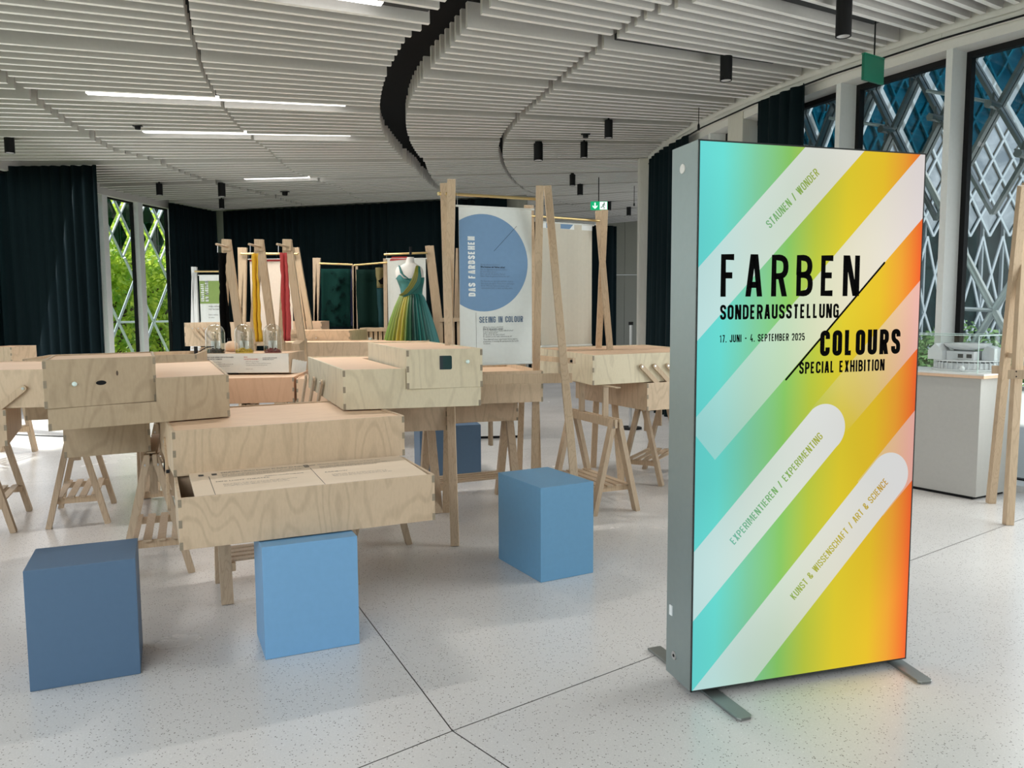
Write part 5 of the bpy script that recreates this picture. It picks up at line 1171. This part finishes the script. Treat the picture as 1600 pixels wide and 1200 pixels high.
# wooden head-like block and small glass beside the black dome
blk = obj('wooden_block', MB().lathe([(0, 0), (.045, .005), (.06, .03), (.055, .07), (.03, .09), (0, .095)], Y(362, 549, 7.25) + Vector((0, 0, 0)), 14), M_PLYX, smooth=True); tag(blk, 'small rounded wooden block between the black and yellow domes', 'block')
bk = obj('glass_vial', MB().lathe([(.012, 0), (.012, .11), (.010, .11)], Y(358, 547, 7.3), 12), M_CASE, smooth=True); tag(bk, 'slender glass vial behind the black dome', 'vial')
fit = thing('cable_connector', 'black connector with white ball ends on the corner of the tray beside the domes', 'connector', Y(306, 547, 6.6))
obj('body', MB().b(-.012, .012, -.01, .01, -.03, .03), M_BLACK, fit)
for dx, dz in ((-.03, .02), (.03, .02), (.03, -.03)): obj('ball', MB().lathe([(.011 * math.cos(k * .314), .011 * math.sin(k * .314)) for k in range(-5, 6)], (dx, 0, dz), 10), M_PRW, fit, smooth=True)
obj('cable', MB().path([(.03, 0, -.01), (.08, .02, .02), (.14, .03, .028)], .004, 6), M_BLACK, fit)
# paper booklets in the holder right of the sign box
for k in range(5):
    p = Y(455 + k * 4.2, 583, 6.9 + k * .06); bk = obj('booklet', MB().box(p, (.018 + .002 * k, .03, 0), (-.004, .01, 0), (.012, .01, .12 - .004 * k)), M_BANNER); tag(bk, ('first', 'second', 'third', 'fourth', 'last')[k] + ' leaning booklet from the left beside the dome sign box', 'booklet', 'booklets beside the dome sign box')
# shelf rack with jars
def rack(label, x0, x1, yt, ym, D, slots):
    a, b = Y(x0, ym, D), Y(x1, ym, D); z1 = Y(x0, yt, D).z; t = thing('shelf_rack', label, 'shelf', (a.x, a.y, a.z), 0, 'small wooden shelf racks'); w = b.x - a.x; h = z1 - a.z
    obj('shelf_board', MB().b(0, w, -.05, .30, -.02, 0), M_POST, t); obj('top_board', MB().b(0, w, .1, .28, h - .045, h), M_POST, t); obj('back_panel', MB().b(0, w, .29, .30, 0, h), M_BLACK, t)
    for k in range(slots + 1): obj('divider', MB().b(w * k / slots * .96, w * k / slots * .96 + .04, .12, .28, 0, h - .046), M_POST, t)
    return t, a, w
rk, ra_, rw_ = rack('pale rack with dark slots behind the bottle, left of the dress', 560, 606, 512.5, 535, 9.7, 6)
rack('wooden rack with dark gaps left of the blue circle banner', 686, 724, 497, 548, 9.6, 4)
bo = obj('bottle', MB().lathe([(0, 0), (.026, 0), (.028, .045), (.010, .062), (.010, .08), (0, .08)], Y(564, 533.5, 9.45), 14), mat('amber', (.30, .17, .05), .2), smooth=True); tag(bo, 'small amber bottle standing in front of the pale rack', 'bottle')
for k, (px, lb_) in enumerate(((578.5, 'small white jar right of the amber bottle'), (586, 'flat white dish on the rack board left of the dress'))):
    j = obj('jar', MB().lathe([(0, 0), (.024, 0), (.024, .025 if k else .05), (0, .025 if k else .05)], Y(px, 534, 9.5), 12), M_PRW, smooth=False); tag(j, lb_, 'jar')
# far white cabinet on the floor
a, b = Z(745, 686), Z(818.5, 684)
cab = thing('white_cabinet', 'white cabinet on the floor far behind the banner stand', 'cabinet', (a.x, a.y, 0), math.atan2(b.y - a.y, b.x - a.x)); cw = (b - a).length
obj('body', MB().b(0, cw, 0, .6, .03, .70), M_FRAMEW, cab); obj('base_shadow_strip', MB().b(.01, cw - .01, .02, .58, 0, .03), M_BLACK, cab)  # black strip under the cabinet paints its base shadow
st = thing('barrier_post', 'slim steel post with a black head far back near the concrete wall', 'post', Y(985, 600, 9.5)); st.location.z = 0; zt_ = Y(985, 508, 9.5).z
obj('pole', MB().tube((0, 0, .02), (0, 0, zt_), .018, 12), M_STEEL, st); obj('head', MB().tube((0, 0, zt_ + .001), (0, 0, zt_ + .04), .028, 12), M_BLACK, st); obj('base', MB().tube((0, 0, .001), (0, 0, .019), .14, 20), M_BLACK, st)

# ---- plinth with the architectural model
pc = Z(1524, 782); pl = Z(1427.5, 764); pr = Z(1571.6, 772); pc.z = pl.z = pr.z = 0
ul = (pl - pc).normalized(); ur = (pr - pc).normalized(); a0 = math.atan2(ur.y, ur.x)
ps = thing('model_plinth', 'grey white plinth right of the light box carrying the architectural model', 'plinth', pc, 0)
dl, dr = ul * 1.0, ur * .43
obj('body', MB().box((0, 0, .022), dr, dl, (0, 0, .880)), M_PLINTH, ps, bevel=.002); obj('recessed_base', MB().box(dr * .03 + dl * .03, dr * .94, dl * .94, (0, 0, .021)), M_BLACK, ps)
obj('top_board', MB().box(-dr * .05 - dl * .03 + Vector((0, 0, .903)), dr * 1.10, dl * 1.06, (0, 0, .022)), M_PLYX, ps, bevel=.002); obj('top_surface', MB().box(-dr * .05 - dl * .03 + Vector((0, 0, .9255)), dr * 1.10, dl * 1.06, (0, 0, .012)), M_FRAMEW, ps)
ZT = .938
gc = thing('glass_case', 'clear glass case over the architectural model', 'glass case', pc + Vector((0, 0, ZT)))
o_ = dr * .01 + dl * .03; ex, ey, hz = dr * .96, dl * .92, .27
for nm, v in (('side_pane', [o_, o_ + ex]), ('side_pane', [o_, o_ + ey]), ('side_pane', [o_ + ex, o_ + ex + ey]), ('side_pane', [o_ + ey, o_ + ex + ey])):
    dv = v[1] - v[0]; nn = Vector((-dv.y, dv.x, 0)).normalized() * .006
    obj(nm, MB().box(v[0] + Vector((0, 0, .001)), dv, nn, (0, 0, hz)), M_CASE, gc)
obj('top_pane', MB().box(o_ + Vector((0, 0, hz + .002)), ex, ey, (0, 0, .006)), M_CASE, gc)
eg = mat('glass_edge', (.62, .80, .76), .2)
ed = MB(); 
for c_ in (o_, o_ + ex, o_ + ey, o_ + ex + ey): ed.tube(c_, c_ + Vector((0, 0, hz)), .0035, 6)
for p_, q_ in ((o_, o_ + ex), (o_, o_ + ey), (o_ + ex, o_ + ex + ey), (o_ + ey, o_ + ex + ey)): ed.tube(p_ + Vector((0, 0, hz + .008)), q_ + Vector((0, 0, hz + .008)), .003, 6)
obj('bright_edge', ed, eg, gc)
mq = Y(1511, 560, 6.22); mq.z = ZT + .001
mm = thing('architectural_model', 'white architectural model with a disc roof inside the glass case', 'model', mq, math.atan2(-ul.y, -ul.x))
obj('site_plate', MB().lathe([(0, 0), (.24, 0), (.24, .012), (0, .012)], n=40), M_MODEL, mm)
obj('ground_floor', MB().lathe([(.14, .013), (.215, .013), (.215, .06), (.14, .06)], n=40), M_MODEL, mm)
wl = MB()
for k in range(36):
    a = k * 2 * math.pi / 36; wl.b(.222 * math.cos(a) - .003, .222 * math.cos(a) + .003, .222 * math.sin(a) - .003, .222 * math.sin(a) + .003, .013, .070)
obj('columns', wl, M_MODEL, mm); obj('deck', MB().lathe([(.13, .0705), (.232, .0705), (.232, .078), (.13, .078)], n=40), M_MODEL, mm)
obj('inner_building', MB().b(-.11, .10, -.10, .10, .0785, .145), M_MODEL, mm); obj('inner_openings', MB().b(-.02, .02, -.1015, -.1005, .095, .125).b(.045, .085, -.1015, -.1005, .095, .125), M_INKG, mm)
obj('disc_roof', MB().lathe([(0, .150), (.10, .158), (.15, .180), (.165, .200), (.168, .206), (.150, .196), (.10, .176), (0, .170)], n=40), M_MODEL, mm, smooth=True)
obj('side_house', MB().prism([(0, 0), (.14, 0), (.14, .07), (.07, .125), (0, .07)], lambda u, v: (-.225 + u * .8, -.16, v + .079), (0, .13, 0)), M_MODEL, mm); obj('side_house', MB().prism([(0, 0), (.15, 0), (.15, .09), (.04, .11), (0, .06)], lambda u, v: (.12 + u * .6, -.02, v + .079), (0, .12, 0)), M_MODEL, mm)
obj('ball', MB().lathe([(.022 * math.cos(k * .314), .022 + .022 * math.sin(k * .314)) for k in range(-5, 6)], (.10, -.27, 0), 14), M_MODEL, mm, smooth=True)

# ---- hanging things on the ceiling
dl0 = None
DL = [(1319.5, -4, 52, 23, 'black cylinder downlight at the top right of the ceiling, cut by the frame'), (1135, 85, 123, 18, 'black cylinder downlight above the light box'), (951, 188, 214, 12.5, 'black downlight with a lit rim left of the timber column'),
      (912.5, 222, 245, 11, 'black downlight just right of the cylinder above the banner stand'), (841, 222, 249, 14, 'black downlight directly above the right posts of the first banner stand'), (894.5, 271, 289, 9, 'upper one of two small downlights above the exit sign'),
      (906.5, 288, 304, 9, 'lower one of two small downlights above the exit sign'), (951, 314, 328, 8, 'small downlight just behind the green exit sign'), (982.5, 322.5, 336, 7, 'smallest downlight right of the exit sign'), (14, 213, 237.5, 14, 'black downlight at the left edge of the ceiling'),
      (248.7, 287, 304, 9.5, 'downlight above the leafy window'), (346, 286, 306, 11, 'upper one of two downlights left of centre near the back curtain'), (346, 311, 325, 8, 'lower one of two downlights left of centre near the back curtain')]
for i, (px, y0, y1, wpx, lb_) in enumerate(DL):
    p = Z(px, y0, ZC + .02); D = p.y; ln = (y1 - y0) / F * D * 1.02; r_ = wpx / F * D / 2
    t = thing('downlight', lb_, 'downlight', (p.x, p.y, ZC + .02), 0, 'black cylinder downlights')
    obj('cylinder', MB().lathe([(0, 0), (r_, 0), (r_, -ln), (r_ * .86, -ln), (r_ * .8, -ln + .03), (0, -ln + .03)], n=24), M_BLACK, t, smooth=False)
    obj('stem', MB().tube((0, 0, .001), (0, 0, .05), .012, 8), M_BLACK, t)
    obj('reflector', MB().lathe([(r_ * .82, -ln + .004), (r_ * .55, -ln + .026), (0, -ln + .027)], n=20), mat('lamp_reflector', (.25, .25, .25), .3, emit=(1, .97, .92), es=.15), t)
    if i < 9 or True:
        l = bpy.data.lights.new('downlight_beam', 'SPOT'); l.energy = 75 if D < 12 else 45; l.spot_size = R(75); l.spot_blend = .7; l.specular_factor = .15; l.color = (1, .93, .85); l.shadow_soft_size = .05
        lo = bpy.data.objects.new('downlight_beam', l); COL.objects.link(lo); lo.location = (p.x, p.y, ZC + .02 - ln - .01)
for px, py, lb_ in ((215, 196, 'small black ceiling sensor above the second linear lamp, left'), (915, 209, 'small black ceiling spot near the cylinder downlights'), (445, 299, 'small black ceiling sensor near the back curtain')):
    p = Z(px, py, ZC); t = thing('ceiling_sensor', lb_, 'sensor', (p.x, p.y, ZC), 0, 'black sensors on the ceiling'); k = p.y / F
    obj('plate', MB().b(-7 * k, 7 * k, -.02, .02, -.012, .0), M_BLACK, t); obj('head', MB().lathe([(0, -.013), (4.5 * k, -.013), (4 * k, -6 * k), (0, -6 * k)], n=12), M_BLACK, t)
p = Z(1092, 168, ZC); t = thing('hanging_microphone', 'thin black rod hanging from the ceiling above the left side of the light box', 'microphone', (p.x, p.y, ZC)); k = p.y / F
obj('rod', MB().tube((0, 0, 0), (0, 0, -24 * k), .004, 6), M_BLACK, t); obj('head', MB().lathe([(0, -24 * k), (.008, -24 * k), (.014, -27 * k), (.014, -34 * k), (0, -34 * k)], n=10), M_BLACK, t)
p = Y(991, 303, 14.5); t = thing('hanging_microphone', 'far thin black rod hanging left of the narrow timber column', 'microphone', (p.x, p.y, ZC)); k = p.y / F
zz = Y(991, 322, 14.5).z - ZC
obj('rod', MB().tube((0, 0, 0), (0, 0, zz + .05), .006, 6), M_BLACK, t); obj('head', MB().tube((0, 0, zz + .05), (0, 0, zz), .014, 8), M_BLACK, t)
# exit signs
c = Y(1364, 109, 6.55); t = thing('exit_sign', 'green hanging sign seen from its plain back at the upper right', 'exit sign', (c.x, c.y, c.z), R(34), 'hanging exit signs')
obj('panel', MB().b(-.138, .138, -.012, .012, -.098, .098), M_SIGNG, t, bevel=.002); obj('top_channel', MB().b(-.138, .138, -.016, .016, .099, .108), mat('sign_edge', (.01, .18, .10), .4), t); obj('rod', MB().tube((.012, 0, .109), (.012, 0, ZC + .2 - c.z), .006, 8), M_BLACK, t)
c = Y(936, 321.5, 13.6); t = thing('exit_sign', 'lit green exit sign with a white arrow and running figure in the distance', 'exit sign', (c.x, c.y, c.z), R(0), 'hanging exit signs')
k = 13.6 / F; ES = mat('sign_lit_green', (.0, .30, .12), .5, emit=(.0, .36, .14), es=.9); EW = mat('sign_lit_white', (.8, .9, .85), .5, emit=(.80, 1, .9), es=1.0)
obj('panel', MB().b(-13 * k, 13 * k, -.012, .012, -6.5 * k, 6.5 * k), ES, t); obj('rod', MB().tube((-.5 * k, 0, 6.6 * k), (-.5 * k, 0, ZC - c.z + .02), .008, 8), M_BLACK, t)
fl = lambda pts, m_, nm, dy=-.0135: obj(nm, MB().add([(x * k, dy, z * k) for x, z in pts], [tuple(range(len(pts)))]), m_, t)
fl([(1, -5.8), (12.3, -5.8), (12.3, 5.8), (1, 5.8)], EW, 'door_field')
fl([(-7.3, 4.5), (-7.3, -2), (-10, .8), (-10, -1.5), (-6.3, -5), (-2.6, -1.5), (-2.6, .8), (-5.3, -2), (-5.3, 4.5)], EW, 'arrow')
mbx = MB()
for a_, b_ in (((7, 2.2), (6, -.8)), ((6, -.8), (8, -2.6)), ((8, -2.6), (7.4, -4.8)), ((6, -.8), (4, -2.4)), ((4, -2.4), (2.2, -2.6)), ((7, 2), (9.2, .4)), ((6.6, 1.6), (4.3, .8))): mbx.bar((a_[0] * k, -.0145, a_[1] * k), (b_[0] * k, -.0145, b_[1] * k), 1.3 * k, .001, (0, 1, 0)) if False else mbx.tube((a_[0] * k, -.0145, a_[1] * k), (b_[0] * k, -.0145, b_[1] * k), .6 * k, 6)
mbx.tube((7.8 * k, -.013, 3.7 * k), (7.8 * k, -.016, 3.7 * k), 1.1 * k, 12); obj('running_figure', mbx, mat('sign_dark_green', (0, .06, .03), .5), t)
# cables on the floor
cbl = lambda pts, lb_: tag(obj('cable', MB().path(pts, .006, 8), M_BLACK), lb_, 'cable', 'black cables')
cbl([Z(24, 679, .007), Z(60, 680.5, .007), Z(100, 682, .007), Z(140, 683, .007)], 'thin black cable along the floor beyond the left boxes')
cbl([Vector((-1.70, 4.05, .72)), Y(258, 718, 4.3), Y(256, 745, 4.3), Y(262, 768, 4.28), Y(268, 785, 4.26), Vector((-1.80, 4.24, .30)), Vector((-1.8, 4.3, .01))], 'black cable curving down beside the trestle behind the text board box')
# wall lamps in the far recess
# trestles that carry the boxes further back, hidden in the photograph behind the stepped boxes
def carry(x, y, zb, ang, lb_):
    k = dup(tr0, Vector((x, y, 0)), R(ang - 90)); k.scale.z = (zb - .002) / .6785
    k['label'] = lb_; k['group'] = 'trestles hidden behind the stepped boxes'
for bx, fx_, fy, lb_ in ((bR, .86, .30, 'trestle under the long low tray in front of the leafy window'), (bQ, .55, .42, 'trestle under the reddish box below the glass domes'), (bV, .5, .30, 'trestle under the far pale box left of the black scarf'),
                      (bW, .5, .28, 'trestle under the far box in front of the green textiles'), (bX, .6, .30, 'trestle under the brown box below the small amber bottle'), (bY, .5, .25, 'trestle under the pale far box right of the red scarf'), (bT, -.25, .2, 'trestle under the open shelf box at the far left edge')):
    t, w, by, a0 = bx; q = Vector(t.location) + Matrix.Rotation(a0, 3, 'Z') @ (Vector((w * fx_, 0, 0)) + by * fy); carry(q.x, q.y, t.location.z, math.degrees(a0) + (0 if w > .75 and bx is not bQ else 90), lb_)
